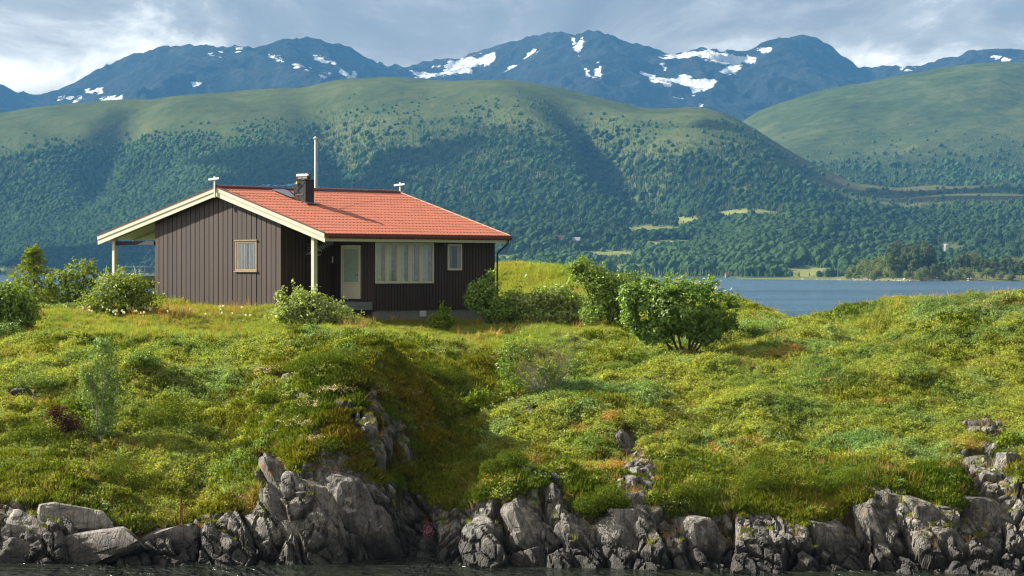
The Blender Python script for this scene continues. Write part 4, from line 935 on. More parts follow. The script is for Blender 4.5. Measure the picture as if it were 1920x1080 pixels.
def tuft(seed, n, h, spread, wd, lean):
    r = np.random.default_rng(seed); V = []; Fc = []
    for i in range(n):
        a = r.uniform(0, 6.28); rad = spread*math.sqrt(r.random()); b = np.array([rad*math.cos(a), rad*math.sin(a), -0.02])
        d = np.array([math.cos(a), math.sin(a), 0])*lean*r.uniform(.3, 1.2)+r.normal(size=3)*0.12; d[2] = 1; hh = h*r.uniform(.55, 1.15)
        sdv = np.array([-math.sin(a+r.uniform(-1, 1)), math.cos(a), 0]); sdv /= np.linalg.norm(sdv)
        m = b+d*hh*0.55; t = b+d*hh*0.95+np.array([d[0], d[1], -0.25])*hh*0.25
        k = len(V); V += [b-sdv*wd, b+sdv*wd, m+sdv*wd*.8, m-sdv*wd*.8, t+sdv*wd*.1, t-sdv*wd*.1]; Fc += [(k, k+1, k+2, k+3), (k+3, k+2, k+4, k+5)]
    return np.array(V), np.array(Fc)
def clump(seed, n, rad, hgt, leaf, asp, up):
    r = np.random.default_rng(seed)
    v, f = leaf_cloud([(0, 0, hgt*0.25, rad, rad, hgt*0.75), (rad*.5, 0.1*rad, hgt*.2, rad*.6, rad*.6, hgt*.6), (-rad*.4, -rad*.3, hgt*.2, rad*.6, rad*.6, hgt*.7)], n, leaf, asp, r, 0.35, up, gap=9)
    return v, f
def sprigs(seed, n, rad, h):
    r = np.random.default_rng(seed); V = []; Fc = []
    for i in range(n):
        a = r.uniform(0, 6.28); q = rad*math.sqrt(r.random()); b = np.array([q*math.cos(a), q*math.sin(a), h*0.5*(1-(q/rad)**2)-0.02])
        d = np.array([math.cos(a)*.5, math.sin(a)*.5, 1])+r.normal(size=3)*0.35; d /= np.linalg.norm(d); hh = h*r.uniform(.4, .8)
        for j in range(2):
            s1 = np.cross(d, r.normal(size=3)); s1 /= np.linalg.norm(s1); s1 *= 0.016
            k = len(V); V += [b, b+d*hh*.5+s1, b+d*hh, b+d*hh*.5-s1]; Fc.append((k, k+1, k+2, k+3))
    return np.array(V), np.array(Fc)
src_grass = [source('grass_tuft', *tuft(1, 26, .26, .14, .007, .5), G_['grass']), source('grass_tuft', *tuft(2, 22, .34, .12, .007, .4), G_['grass']), source('grass_tuft', *tuft(3, 30, .18, .16, .007, .6), G_['grass'])]
src_straw = [source('straw_tuft', *tuft(4, 22, .34, .14, .006, .9), G_['straw']), source('straw_tuft', *tuft(5, 14, .45, .10, .006, .4), G_['straw'])]
src_bil = [source('bilberry_clump', *clump(6, 110, .22, .24, .055, .6, .6), G_['bil']), source('bilberry_clump', *clump(7, 90, .18, .30, .065, .6, .5), G_['bil']), source('bilberry_clump', *clump(8, 120, .26, .18, .045, .6, .7), G_['bil'])]
src_crow = [source('crowberry_mat', *sprigs(9, 90, .24, .16), G_['crow']), source('crowberry_mat', *sprigs(10, 80, .2, .22), G_['crow'])]
src_moss = [source('moss_cushion', *clump(12, 130, .22, .10, .03, .8, 1.2), G_['moss']), source('moss_cushion', *clump(13, 130, .18, .14, .03, .8, 1.0), G_['moss'])]

def cand(n, ymin=71.5, ymax=128):
    """random spots on the headland inside the view, denser near the camera"""
    Y = ymin+(ymax-ymin)*rng.random(n)**1.25; X = (rng.random(n)*2-1)*(0.205*Y+11.0)
    Z = samp(GZ_turf, X, Y); px = 960+F*X/Y; py = CY-F*(Z-H)/Y; m = rockmask(X, Y, Z)
    lx = ((X-EX)+(Y-EY))*c45; ly = (-(X-EX)+(Y-EY))*c45
    free = ~(((lx > 0.25) & (lx < 10.0) & (ly > 2.9) & (ly < 11.4)) | ((lx > 0.45) & (lx < 10.0) & (ly > 0.55) & (ly < 11.4)))
    ok = (Z > 0.25) & free
    # leave out what turns its back to the camera
    e = 0.6; facing = samp(GZ_turf, X, Y+e)-Z > -0.10*e*3.2
    vis = Z-H+(8.4-Z)*0 > -99
    return [q[ok] for q in (X, Y, Z, px, py, m, lx, ly)]
lo_ = lambda X, Y, f, s: 0.5+0.5*fbm(X*f, Y*f*0.8, oct=3, seed=s)/0.6
def zones(X, Y, px, py, lx, ly):
    """weights of grass, bilberry, crowberry, moss"""
    lawn = np.exp(-(((X+6)/13)**2+((Y-101)/6.5)**2)**2)
    knoll = sstep(113, 119, Y)
    swale = np.exp(-((px-900)/120)**2-((py-650)/45)**2)+np.exp(-((px-930)/60)**2-((py-765)/45)**2)
    lowgrass = np.exp(-((px-250)/260)**2-((py-945)/42)**2)*0.9 + np.exp(-((px-480)/60)**2-((py-900)/40)**2)+np.exp(-((px-1640)/90)**2-((py-850)/60)**2)*0.5
    g = 1.4*lawn+1.3*np.exp(-((px-330)/330)**4-((py-606)/30)**2)+0.8*np.exp(-((px-1640)/260)**2-((py-605)/22)**2)+1.2*knoll+0.9*swale+lowgrass+0.75*sstep(0.50, 0.72, lo_(X, Y, 0.28, 201))
    right = sstep(1100, 1350, px)
    b = 0.72+0.75*right*sstep(900, 800, py)+0.8*np.exp(-((px-200)/330)**2-((py-690)/45)**2)+0.5*np.exp(-((px-470)/90)**2-((py-735)/40)**2)+0.8*sstep(.5, .7, lo_(X, Y, 0.33, 207))
    c = 0.30+1.0*sstep(800, 900, py)*sstep(.35, .6, lo_(X, Y, .4, 211))+2.2*np.exp(-((px-690)/170)**2-((py-770)/110)**2)+0.7*np.exp(-((px-420)/90)**2-((py-800)/45)**2)+0.4*sstep(.5, .7, lo_(X, Y, .45, 213))
    mo = 0.03+0.9*np.exp(-((px-690)/130)**2-((py-800)/90)**2)*lo_(X, Y, 1.1, 223)+1.0*sstep(.64, .76, lo_(X, Y, .55, 219))*(1-lawn)*sstep(625, 680, py)+0.8*np.exp(-((px-590)/60)**2-((py-790)/50)**2)+0.6*np.exp(-((px-1120)/120)**2-((py-845)/45)**2)*lo_(X, Y, .8, 221)
    belt = np.exp(-((px-400)/480)**4-((py-604)/28)**2); c = c*(1-np.clip(lawn+knoll+belt, 0, 1)); b = b*(1-0.93*np.clip(lawn+knoll+.8*belt, 0, 1))
    return np.stack([g, b, c, mo], -1), lawn, knoll
def tints(n, X, Y, sets, f, s, jit=0.13):
    t = np.clip(0.5+0.85*fbm(X*f, Y*f, oct=3, seed=s), 0, 0.999)*(len(sets)-1); i = t.astype(int); u = (t-i)[:, None]
    sets = np.array(sets, float); cl = sets[i]*(1-u)+sets[np.minimum(i+1, len(sets)-1)]*u
    return cl*rng.uniform(1-jit, 1+jit, (n, 1))
X, Y, Z, px, py, m, lx, ly = cand(345000)
W, lawn, knoll = zones(X, Y, px, py, lx, ly)
W = (W*(1+0.5*np.stack([fbm(X*.5, Y*.45, oct=3, seed=261+q) for q in range(4)], -1)).clip(.2))**2.6; W = W/W.sum(1)[:, None]; u = rng.random(len(X)); kind_i = (u[:, None] > np.cumsum(W, 1)).sum(1)
dens_ok = rng.random(len(X)) < np.where(kind_i == 0, 1.0, 0.62)
short = np.maximum(lawn, np.exp(-((px-400)/520)**4-((py-598)/26)**2)); on_turf = (m < 0.10+0.1*rng.normal(size=len(m))) & dens_ok
edge = (m > -0.35) & (m < 0.05)
for k, (nm, srcs, sets, f, sc0, sc1) in enumerate([
    ('grass', src_grass, [(0.75, 0.95, 0.8), (0.95, 1.0, 0.95), (1.15, 1.05, 1.0), (1.2, 0.98, 1.1)], 0.22, 0.55, 0.95),
    ('bilberry_cover', src_bil, [(0.50, 0.68, 0.8), (0.85, 0.95, 1.0), (1.25, 1.15, 0.9), (0.95, 1.1, 1.8), (0.6, 0.85, 1.2)], 0.30, 0.7, 1.35),
    ('crowberry_cover', src_crow, [(0.55, 0.7, 0.7), (0.85, 0.95, 0.8), (1.3, 1.2, 1.0), (1.25, 1.0, 1.0), (0.6, 0.75, 0.6)], 0.45, 0.8, 1.5),
    ('moss_cover', src_moss, [(0.6, 0.85, 0.5), (0.9, 0.95, 0.6), (1.25, 1.2, 1.3), (1.1, 0.85, 0.6), (1.3, 1.4, 2.2)], 0.7, 0.7, 1.5)]):
    s = on_turf & (kind_i == k); n = s.sum(); bl = (np.exp(-((px[s]-715)/110)**4-((py[s]-800)/95)**4)*sstep(.3, .6, lo_(X[s], Y[s], 1.2, 281)))[:, None]
    sc = rng.uniform(sc0, sc1, n)
    if k == 0: sc = sc*np.where(short[s] > 0.4, 0.62, 1.0+0.45*sstep(.5, .7, lo_(X[s], Y[s], .5, 271)))
    scatter(nm, srcs, np.c_[X[s], Y[s], Z[s]], rng.uniform(0, 6.28, n), sc, tints(n, X[s], Y[s], sets, f, 300+k)*(1+bl*(np.array([[1.25, .80, .9]])-1)), rng.integers(0, len(srcs), n), tilt=rng.normal(size=(n, 2))*0.18)
lich = np.zeros(len(X))
for cx, cyy, rx, ry in [(590,765,34,9),(560,800,30,8),(612,742,26,7),(648,738,22,8),(700,738,24,8),(760,742,18,8),(580,832,26,8),(745,800,14,12),(700,865,14,10),(500,700,12,6),(60,755,16,8),(150,815,10,8),(930,905,10,8),(1150,790,18,8),(1170,880,24,7),(1120,885,36,6),(1480,660,26,9),(1410,835,34,9),(1090,810,18,7),(1000,870,16,7),(1230,905,14,7),(1465,668,30,8),(1340,850,14,8),(1560,720,12,6),(1660,760,12,6),(1850,800,20,6)]:
    lich = np.maximum(lich, 1.2*np.exp(-((px-cx)/rx)**2-((py-cyy)/ry)**2)+0.5*fbm(X*2.2, Y*2.2, oct=2, seed=91)*(np.abs(px-cx) < 2*rx)*(np.abs(py-cyy) < 2*ry))
s = (m < 0.3) & (lich > 0.55); n = s.sum(); orange = (px[s] > 900)[:, None]
scatter('lichen_cover', src_moss, np.c_[X[s], Y[s], Z[s]+0.10], rng.uniform(0, 6.28, n), rng.uniform(.8, 1.4, n), np.where(orange, [(1.5, 1.15, .9)], [(1.7, 1.9, 3.0)])*rng.uniform(.7, 1.2, (n, 1)), rng.integers(0, 2, n))
# dry grass along the rock brow and in pockets, seed heads along the skyline
X, Y, Z, px, py, m, lx, ly = cand(98000, 71.5, 120)
w_ = 0.55*((m > -0.42) & (m < 0.06))*lo_(X, Y, .6, 231)+0.5*np.exp(-((px-160)/60)**2-((py-860)/30)**2)+0.16*sstep(.66, .78, lo_(X, Y, .5, 235))+0.25*np.exp(-((px-430)/260)**2-((py-592)/9)**2)+0.015+0.18*sstep(112, 118, Y)+0.25*sstep(596, 575, py)*(px > 1450)
s = (rng.random(len(X)) < w_) & (m < 0.08); n = s.sum()
scatter('dry_grass', src_straw, np.c_[X[s], Y[s], Z[s]], rng.uniform(0, 6.28, n), rng.uniform(.6, 1.2, n), tints(n, X[s], Y[s], [(0.7, 0.85, 0.6), (1, 1, 1), (1.25, 1.0, 0.8), (1.3, 1.3, 1.5)], .6, 340), rng.integers(0, 2, n), tilt=rng.normal(size=(n, 2))*0.2)
# turf and lichen gripping ledges between the rocks
gxx = BX[::1, ::1].ravel(); pr_ = P.reshape(-1, 3); nrm_up = np.zeros(len(bme.vertices)*3, np.float32); bme.vertices.foreach_get('normal', nrm_up); nrm_up = nrm_up.reshape(-1, 3)
led = (nrm_up[:, 2] > np.where(np.abs(960+F*pr_[:, 0]/pr_[:, 1]-690) < 110, 0.55, 0.78)) & (pr_[:, 2] > np.where(np.abs(960+F*pr_[:, 0]/pr_[:, 1]-690) < 110, 1.3, 0.6)) & (brm.ravel() > 0) & (brm.ravel() < 1.6) & (rng.random(len(pr_)) < 0.035+0.10*np.exp(-((960+F*pr_[:, 0]/pr_[:, 1]-680)/110)**4))
n = led.sum(); q = pr_[led]
scatter('ledge_turf', src_straw+src_crow+src_moss+src_grass, q, rng.uniform(0, 6.28, n), rng.uniform(.35, .85, n), tints(n, q[:, 0], q[:, 1], [(0.7, .8, .7), (1, 1, 1), (1.2, 1.0, .8)], .8, 350), rng.integers(0, 9, n))
# cotton grass in front of the round bush
cm = leafmat('cotton', (0.85, 0.84, 0.80), 0.05, 0.3)
cv, cf = leaf_cloud([(0, 0, 0.30, 0.035, 0.035, 0.045)], 22, 0.045, 0.8, np.random.default_rng(3), gap=9)
cot_me = npmesh('cotton_head', cv, cf, cm); stem_me = MB().tube([(0, 0, -0.05), (0.01, 0, 0.15), (0, 0, 0.29)], 0.006, 4).mesh('stem', L_['fern'])
for i in range(46):
    if i < 34: px_, py_ = rng.normal(225, 42), rng.normal(594, 7)
    else: px_, py_ = rng.uniform(300, 480), rng.normal(597, 5)
    x, y, z = hit(px_, py_)
    c_ = empty('cotton_grass', (x, y, z)); c_.scale = (1, 1, 1)
    c_['kind'] = 'thing'; tag(c_, 'white tuft of cotton grass in the meadow below the gable wall', 'cotton grass', 'cotton grass tufts in front of the cabin')
    link('cotton_head', cot_me, c_).scale = (rng.uniform(.8, 1.4),)*2+(1,); link('stem', stem_me, c_)
# thrift on the rock by the gully
x, y, z = hit(802, 1010); v, f = leaf_cloud([(0, 0, 0.25, 0.22, 0.15, 0.28)], 120, 0.05, 0.9, np.random.default_rng(4), gap=0.2)
th_ = link('thrift', npmesh('thrift', v, f, leafmat('pink_flower', (0.50, 0.22, 0.33), 0.2, 0.2))); th_.location = (x, y-0.1, z); tag(th_, 'pink thrift flowers on the rock at the mouth of the gully', 'flowers')

# ------------------------------------------------------------------ water
def watermat():
    m, t = newmat('sea'); pos = t.n('ShaderNodeNewGeometry').outputs['Position']
    sp_ = t.n('ShaderNodeSeparateXYZ'); t.link(pos, sp_.inputs[0])
    b = t.n('ShaderNodeBsdfPrincipled', i_Roughness=0.12, i_IOR=1.33)
    big = t.noise(t.mapv(pos, scale=(0.0035, 0.012, 1)), 1.0, 4.0)
    c = t.mix(t.step(big, 0.4, 0.62), (0.010, 0.055, 0.125), (0.040, 0.115, 0.205))
    c = t.mix(t.step(sp_.outputs[1], 85, 75), c, (0.012, 0.016, 0.010)); t.link(c, b.inputs['Base Color'])
    h1 = t.noise(t.mapv(pos, scale=(0.22, 0.10, 1)), 1.0, 5.0, 0.65, 0.4); h2 = t.noise(t.mapv(pos, scale=(1.6, 2.6, 1)), 1.0, 4.0, 0.6)
    hh = t.math('ADD', t.math('MULTIPLY', h1, 2.6), t.math('MULTIPLY', h2, 0.22))
    bp = t.n('ShaderNodeBump', i_Strength=1.0, i_Distance=1.0, i_Height=hh); t.link(bp.outputs[0], b.inputs['Normal'])
    out(t, b.outputs[0]); return m
wme = npmesh('water', [(-5200, 30, 0), (5200, 30, 0), (5200, 9000, 0), (-5200, 9000, 0)], [(0, 1, 2, 3)], watermat())
tag(link('water', wme), kind='structure')

# ------------------------------------------------------------------ far land: valley side, right hill, snow mountains
def farmat(name, stops, scale, snow=False, field=False, bump=1.0, bd=20.0):
    m, t = newmat(name); pos = t.n('ShaderNodeNewGeometry').outputs['Position']
    a = t.noise(pos, scale, 7.0, 0.62); b = t.noise(t.mapv(pos, loc=(500, 30, 9)), scale*7, 5.0, 0.6)
    g_ = t.math('ADD', t.math('MULTIPLY', a, 0.6), t.math('MULTIPLY', b, 0.4))
    c = t.ramp(g_, stops)
    if field:
        f_ = t.n('ShaderNodeAttribute', attribute_name='field').outputs['Fac']; c = t.mix(f_, c, t.ramp(b, [(0.3, (0.13, 0.16, 0.045)), (0.7, (0.22, 0.22, 0.08))]))
        f_ = t.n('ShaderNodeAttribute', attribute_name='heath').outputs['Fac']; c = t.mix(f_, c, t.ramp(g_, [(0.35, (0.066, 0.066, 0.030)), (0.6, (0.105, 0.100, 0.045))]))
    if snow:
        s1 = t.n('ShaderNodeAttribute', attribute_name='snow').outputs['Fac']
        nz = t.math('ADD', t.math('MULTIPLY', t.math('SUBTRACT', t.noise(pos, 0.016, 8.0, 0.72), 0.50), 40.0), s1)
        c = t.mix(t.step(nz, -0.4, 0.5), c, (0.62, 0.64, 0.67))
    bs = t.n('ShaderNodeBsdfDiffuse'); t.link(c, bs.inputs[0])
    bp = t.n('ShaderNodeBump', i_Strength=bump, i_Distance=bd, i_Height=g_); t.link(bp.outputs[0], bs.inputs['Normal'])
    out(t, bs.outputs[0]); return m
def curve(pts): a = np.array(pts, float); return lambda x: np.interp(x, a[:, 0], a[:, 1])
def smooth_curve(pts):
    f = curve(pts); return lambda x: (f(x-24)+2*f(x-12)+3*f(x)+2*f(x+12)+f(x+24))/9
def sheet(name, mat, pxs, ts, Yfun, pyfun, noise):
    PX, T = np.meshgrid(pxs, ts); Yv = Yfun(PX, T); Xv = (PX-960)/F*Yv
    Zv = H-(pyfun(PX, T)-CY)*Yv/F; Zv = Zv+noise(Xv, Yv, PX, T)
    me = npmesh(name, np.stack([Xv, Yv, Zv], -1).reshape(-1, 3), gridfaces(len(pxs), len(ts)), mat, True)
    return me, Xv, Yv, Zv, PX, T
crestA = smooth_curve([(-900,250),(-300,235),(0,212),(100,200),(200,187),(300,183),(400,176),(500,168),(620,154),(720,148),(800,155),(870,155),(950,152),(1020,161),(1100,180),(1170,195),(1200,201),(1250,206),(1320,203),(1365,215),(1420,245),(1480,285),(1540,318),(1600,345),(1680,353),(1780,349),(1850,347),(1920,345),(2800,345)])
shoreA = curve([(-900,514),(0,515),(250,516),(700,519),(1100,520),(1350,520),(1400,521),(1500,521),(1600,521),(2800,521)])
gA = curve([(0,0),(.06,.05),(.2,.15),(.4,.28),(.55,.43),(.75,.78),(.88,.93),(1,1)])
gB = curve([(0,0),(.06,.06),(.3,.36),(.6,.70),(.8,.88),(1,1)])
shoreY = lambda px: H*F/(shoreA(px)-CY)
def YA(PX, T): Ys = shoreY(PX); Yc = np.interp(PX, [0, 700, 1350, 1600, 2000], [5000, 4900, 4600, 4400, 4400]); Yc = np.maximum(Yc, Ys+900); return Ys+(Yc-Ys)*T
def pyA(PX, T):
    k = sstep(1350, 1560, PX); g = gA(np.clip(T, 0, 1))*(1-k)+gB(np.clip(T, 0, 1))*k
    p = shoreA(PX)+(crestA(PX)-shoreA(PX))*g
    return p+np.maximum(T-1, 0)*120+np.maximum(-T, 0)*60
spur = lambda PX, T: np.exp(-(((PX-1130)-(T-.75)*-420)/60)**2)*sstep(.35, .6, T)*sstep(1.0, .8, T)
def noiseA(X, Y, PX, T):
    e = sstep(0, .12, T)*np.clip(1.15-T, 0.12, 1)
    gul = np.abs(fbm((X+0.55*Y)*0.0022, Y*0.0007, oct=4, seed=401))
    bench = fbm(X*0.004, Y*0.004, oct=4, seed=405)
    steep = np.exp(-((T-.68)/.20)**2)*(1-sstep(1350, 1560, PX))
    return e*(bench*16)+steep*(-120*gul+38-85*spur(PX, T)-60*np.exp(-(((PX-640)-(T-.7)*-300)/50)**2)*sstep(.35,.6,T)-50*np.exp(-(((PX-180)-(T-.6)*260)/40)**2)*sstep(.3,.5,T))+sstep(.8, 1, T)*5*fbm(X*0.01, Y*0.01, oct=3, seed=409)
matA = farmat('hillside', [(0.32, (0.036, 0.052, 0.015)), (0.5, (0.064, 0.080, 0.025)), (0.68, (0.100, 0.108, 0.040))], 0.006, field=True, bd=8)
pxsA = np.arange(-420, 2340, 5.0); tsA = np.r_[-0.03, np.linspace(0, 1, 190), np.linspace(1.02, 1.3, 8)]
meA, XA, YA_, ZA, PXA, TA = sheet('hillside', matA, pxsA, tsA, YA, pyA, noiseA)
hillside = tag(link('hillside', meA), kind='structure')
pyAv = CY-F*(ZA-H)/YA_
def blob(PX, PY, cx, cyy, rx, ry): return np.exp(-(((PX-cx)/rx)**2+((PY-cyy)/ry)**2)**3)
FIELDS = [(1225,432,62,11),(1255,458,66,9),(1140,478,70,10),(1180,503,50,9),(1515,510,62,11),(60,508,110,7),(1400,402,70,11),(1290,415,36,9),(960,486,50,9)]
HEATH = [(1650,385,150,9),(1820,372,160,8),(1560,340,60,12),(1500,300,30,16),(1440,405,70,8),(1700,355,180,6),(1620,460,40,5),(120,470,60,6),(1480,390,40,8)]
fld = np.clip(sum(blob(PXA, pyAv, *b) for b in FIELDS), 0, 1); hth = np.clip(sum(blob(PXA, pyAv, *b) for b in HEATH), 0, 1)
fattr(meA, 'field', fld.ravel()); fattr(meA, 'heath', hth.ravel())
# right hill
crestB = smooth_curve([(1100,420),(1300,300),(1375,236),(1410,215),(1450,196),(1520,176),(1600,160),(1680,146),(1750,134),(1820,122),(1870,117),(1920,121),(2000,132),(2400,190)])
YB = lambda PX, T: 4700+(6100-4700)*T+0*PX
pyB = lambda PX, T: np.maximum(crestB(PX), 0)+(np.where(PX < 1375, 420, 380)-crestB(PX))*(1-curve([(0,0),(.25,.2),(.5,.5),(.75,.82),(.9,.95),(1,1)])(np.clip(T, 0, 1)))+np.maximum(T-1, 0)*100
noiseB = lambda X, Y, PX, T: sstep(0, .1, T)*np.clip(1.1-T, .08, 1)*(-90*np.abs(fbm((X-0.3*Y)*0.0016, Y*0.0011, oct=5, seed=421))+30)+8*sstep(.6, 1, T)*fbm(X*.008, Y*.008, oct=3, seed=423)
matB = farmat('right_hillside', [(0.32, (0.026, 0.040, 0.012)), (0.5, (0.050, 0.068, 0.020)), (0.68, (0.10, 0.11, 0.037))], 0.005, bd=10)
pxsB = np.arange(1180, 2340, 5.0); tsB = np.r_[np.linspace(0, 1, 150), 1.05, 1.12, 1.2]
meB, XB, YB_, ZB, PXB, TB = sheet('right_hillside', matB, pxsB, tsB, YB, pyB, noiseB)
tag(link('right_hillside', meB), kind='structure')
# snow mountains
crestC = smooth_curve([(-600,150),(-300,140),(-60,150),(0,160),(30,172),(52,180),(75,178),(110,160),(160,142),(225,115),(255,100),(285,92),(320,88),(365,88),(395,93),(440,92),(500,86),(540,76),(570,73),(600,80),(650,92),(700,112),(745,130),(800,120),(850,108),(880,104),(920,92),(960,80),(1000,68),(1030,62),(1080,62),(1120,63),(1160,70),(1200,88),(1240,105),(1290,98),(1320,93),(1350,93),(1380,105),(1400,100),(1440,82),(1465,74),(1490,72),(1510,68),(1535,76),(1560,92),(1580,108),(1600,126),(1620,130),(1660,128),(1720,126),(1750,118),(1790,105),(1830,98),(1880,94),(1920,96),(2000,90),(2300,120),(2700,150)])
YC = lambda PX, T: 7600+(9800-7600)*T+260*np.sin(PX*0.009)*T
pyC = lambda PX, T: crestC(PX)+(np.interp(PX, [0, 600, 1300, 1900], [330, 300, 330, 300])-crestC(PX))*(1-np.clip(T, 0, 1)**1.15)+np.maximum(T-1, 0)*90
def noiseC(X, Y, PX, T):
    rid = 1-np.abs(fbm(X*0.0011+0.2*fbm(X*.003, Y*.003, oct=2, seed=2), Y*0.0007, oct=5, seed=441, gain=.52))*2.1
    crag = np.abs(fbm(X*0.008, Y*0.006, oct=4, seed=447))
    return np.clip(T*3, 0, 1)*np.clip(1.02-T, 0.0, .6)*(330*rid-150)+ -48*crag*np.clip(T*3, 0, 1)+14
matC = farmat('mountain_rock', [(0.34, (0.010, 0.012, 0.011)), (0.5, (0.020, 0.022, 0.019)), (0.66, (0.04, 0.039, 0.034))], 0.004, snow=True, bd=40)
pxsC = np.arange(-420, 2340, 4.0); tsC = np.r_[np.linspace(0, 1, 210), 1.03, 1.08, 1.15, 1.3]
meC, XC, YC_, ZC, PXC, TC = sheet('snow_mountains', matC, pxsC, tsC, YC, pyC, noiseC)
mountains = tag(link('snow_mountains', meC), kind='structure')
pyCv = CY-F*(ZC-H)/YC_
SNOW = [[(158,170),(190,165),(190,172),(165,176)],[(108,183),(135,182),(134,186),(110,187)],[(138,190),(152,182),(155,186),(142,192)],[(188,184),(230,182),(232,187),(196,189)],
        [(388,101),(398,100),(399,103),(390,104)],[(411,99),(416,98),(417,106),(412,107)],[(446,92),(452,91),(450,96),(446,97)],[(505,103),(530,113),(526,115),(508,107)],[(550,121),(566,122),(566,128),(552,128)],[(569,125),(584,126),(583,128),(570,128)],[(590,107),(617,115),(612,117),(590,112)],[(627,116),(629,124),(626,126),(624,120)],[(634,132),(645,131),(652,142),(645,144),(636,140)],[(666,131),(669,130),(666,150),(655,150)],[(600,138),(618,142),(612,146),(602,142)],[(362,157),(374,157),(372,160),(363,160)],
        [(770,136),(800,136),(818,143),(800,148),(780,142)],[(812,124),(850,116),(900,104),(925,98),(928,110),(920,122),(902,120),(880,127),(882,136),(850,138),(828,140),(815,142),(840,128)],[(978,112),(1006,90),(1007,92),(982,114)],[(946,134),(966,122),(966,125),(948,136)],
        [(1070,68),(1076,66),(1078,88),(1088,76),(1093,73),(1093,86),(1086,103),(1078,92)],[(1092,120),(1097,121),(1106,141),(1099,142)],[(1118,128),(1128,124),(1128,142),(1112,146)],[(1120,118),(1123,118),(1127,126),(1124,128)],
        [(1236,106),(1290,98),(1330,94),(1360,97),(1385,106),(1418,107),(1416,116),(1394,118),(1380,135),(1355,141),(1350,134),(1372,122),(1350,118),(1320,110),(1280,108),(1250,110)],[(1240,121),(1248,122),(1249,129),(1242,128)],
        [(1203,136),(1212,136),(1235,146),(1262,148),(1280,140),(1300,146),(1342,148),(1338,158),(1318,170),(1298,178),(1296,164),(1280,155),(1250,160),(1226,154)],[(1264,181),(1286,184),(1280,188),(1268,185)],[(1316,194),(1320,193),(1314,201),(1310,200)],[(1420,95),(1444,89),(1444,95),(1428,101)],[(1690,131),(1718,129),(1714,134),(1700,133)],[(1858,106),(1876,105),(1872,110)],[(1880,111),(1894,111),(1890,116)]]
sdist = np.full(PXC.shape, -30.0)
for poly in SNOW:
    p = np.array(poly, float); cxx, cyy = p.mean(0); q = np.roll(p, -1, 0)
    sel = (np.abs(PXC-cxx) < np.ptp(p[:, 0])/2+40) & (np.abs(pyCv-cyy) < np.ptp(p[:, 1])/2+40)
    X_, Y_ = PXC[sel], pyCv[sel]; d = np.full(X_.shape, 1e9); ins = np.zeros(X_.shape, bool)
    for (ax, ay_), (bx_, by_) in zip(p, q):
        ex, ey = bx_-ax, by_-ay_; t = np.clip(((X_-ax)*ex+(Y_-ay_)*ey)/(ex*ex+ey*ey+1e-9), 0, 1)
        d = np.minimum(d, np.hypot(X_-ax-t*ex, Y_-ay_-t*ey)); cr_ = ((ay_ > Y_) != (by_ > Y_)) & (X_ < (ex)*(Y_-ay_)/(ey+1e-12)+ax); ins ^= cr_
    sdist[sel] = np.maximum(sdist[sel], np.where(ins, d, -d))
fattr(meC, 'snow', np.clip(sdist, -12, 6).ravel())

# forest on the hillsides
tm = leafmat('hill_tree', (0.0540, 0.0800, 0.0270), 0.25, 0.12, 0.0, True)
def blobtree(seed, sx, sz):
    bm = bmesh.new(); bmesh.ops.create_icosphere(bm, subdivisions=2, radius=1.0); v = np.array([q.co for q in bm.verts]); f = np.array([[q.index for q in p.verts] for p in bm.faces]); bm.free()
    v *= (1+0.32*fbm(v[:, 0]*2.1+seed, v[:, 1]*2.1, v[:, 2]*2.1, 2, seed))[:, None]; v = v*np.array([sx, sx, sz]); v[:, 2] += sz*0.75; return v, f
def conetree(seed):
    V, Fc = [], []; r = np.random.default_rng(seed)
    for j, (z0, z1, rr) in enumerate(((0.08, .5, .24), (.3, .75, .18), (.55, 1.05, .11))):
        k = len(V); a = np.arange(7)/7*6.283+j
        V += [(rr*math.cos(t)*r.uniform(.7, 1.2), rr*math.sin(t)*r.uniform(.7, 1.2), z0+r.uniform(-.05, .05)) for t in a]+[(0, 0, z1)]
        Fc += [(k+i, k+(i+1) % 7, k+7) for i in range(7)]
    return np.array(V), np.array(Fc)
src_birch = [source('far_broadleaf', *blobtree(i, 0.5, 0.55), tm) for i in range(3)]
src_fir = [source('far_spruce', *conetree(i), tm) for i in range(3)]
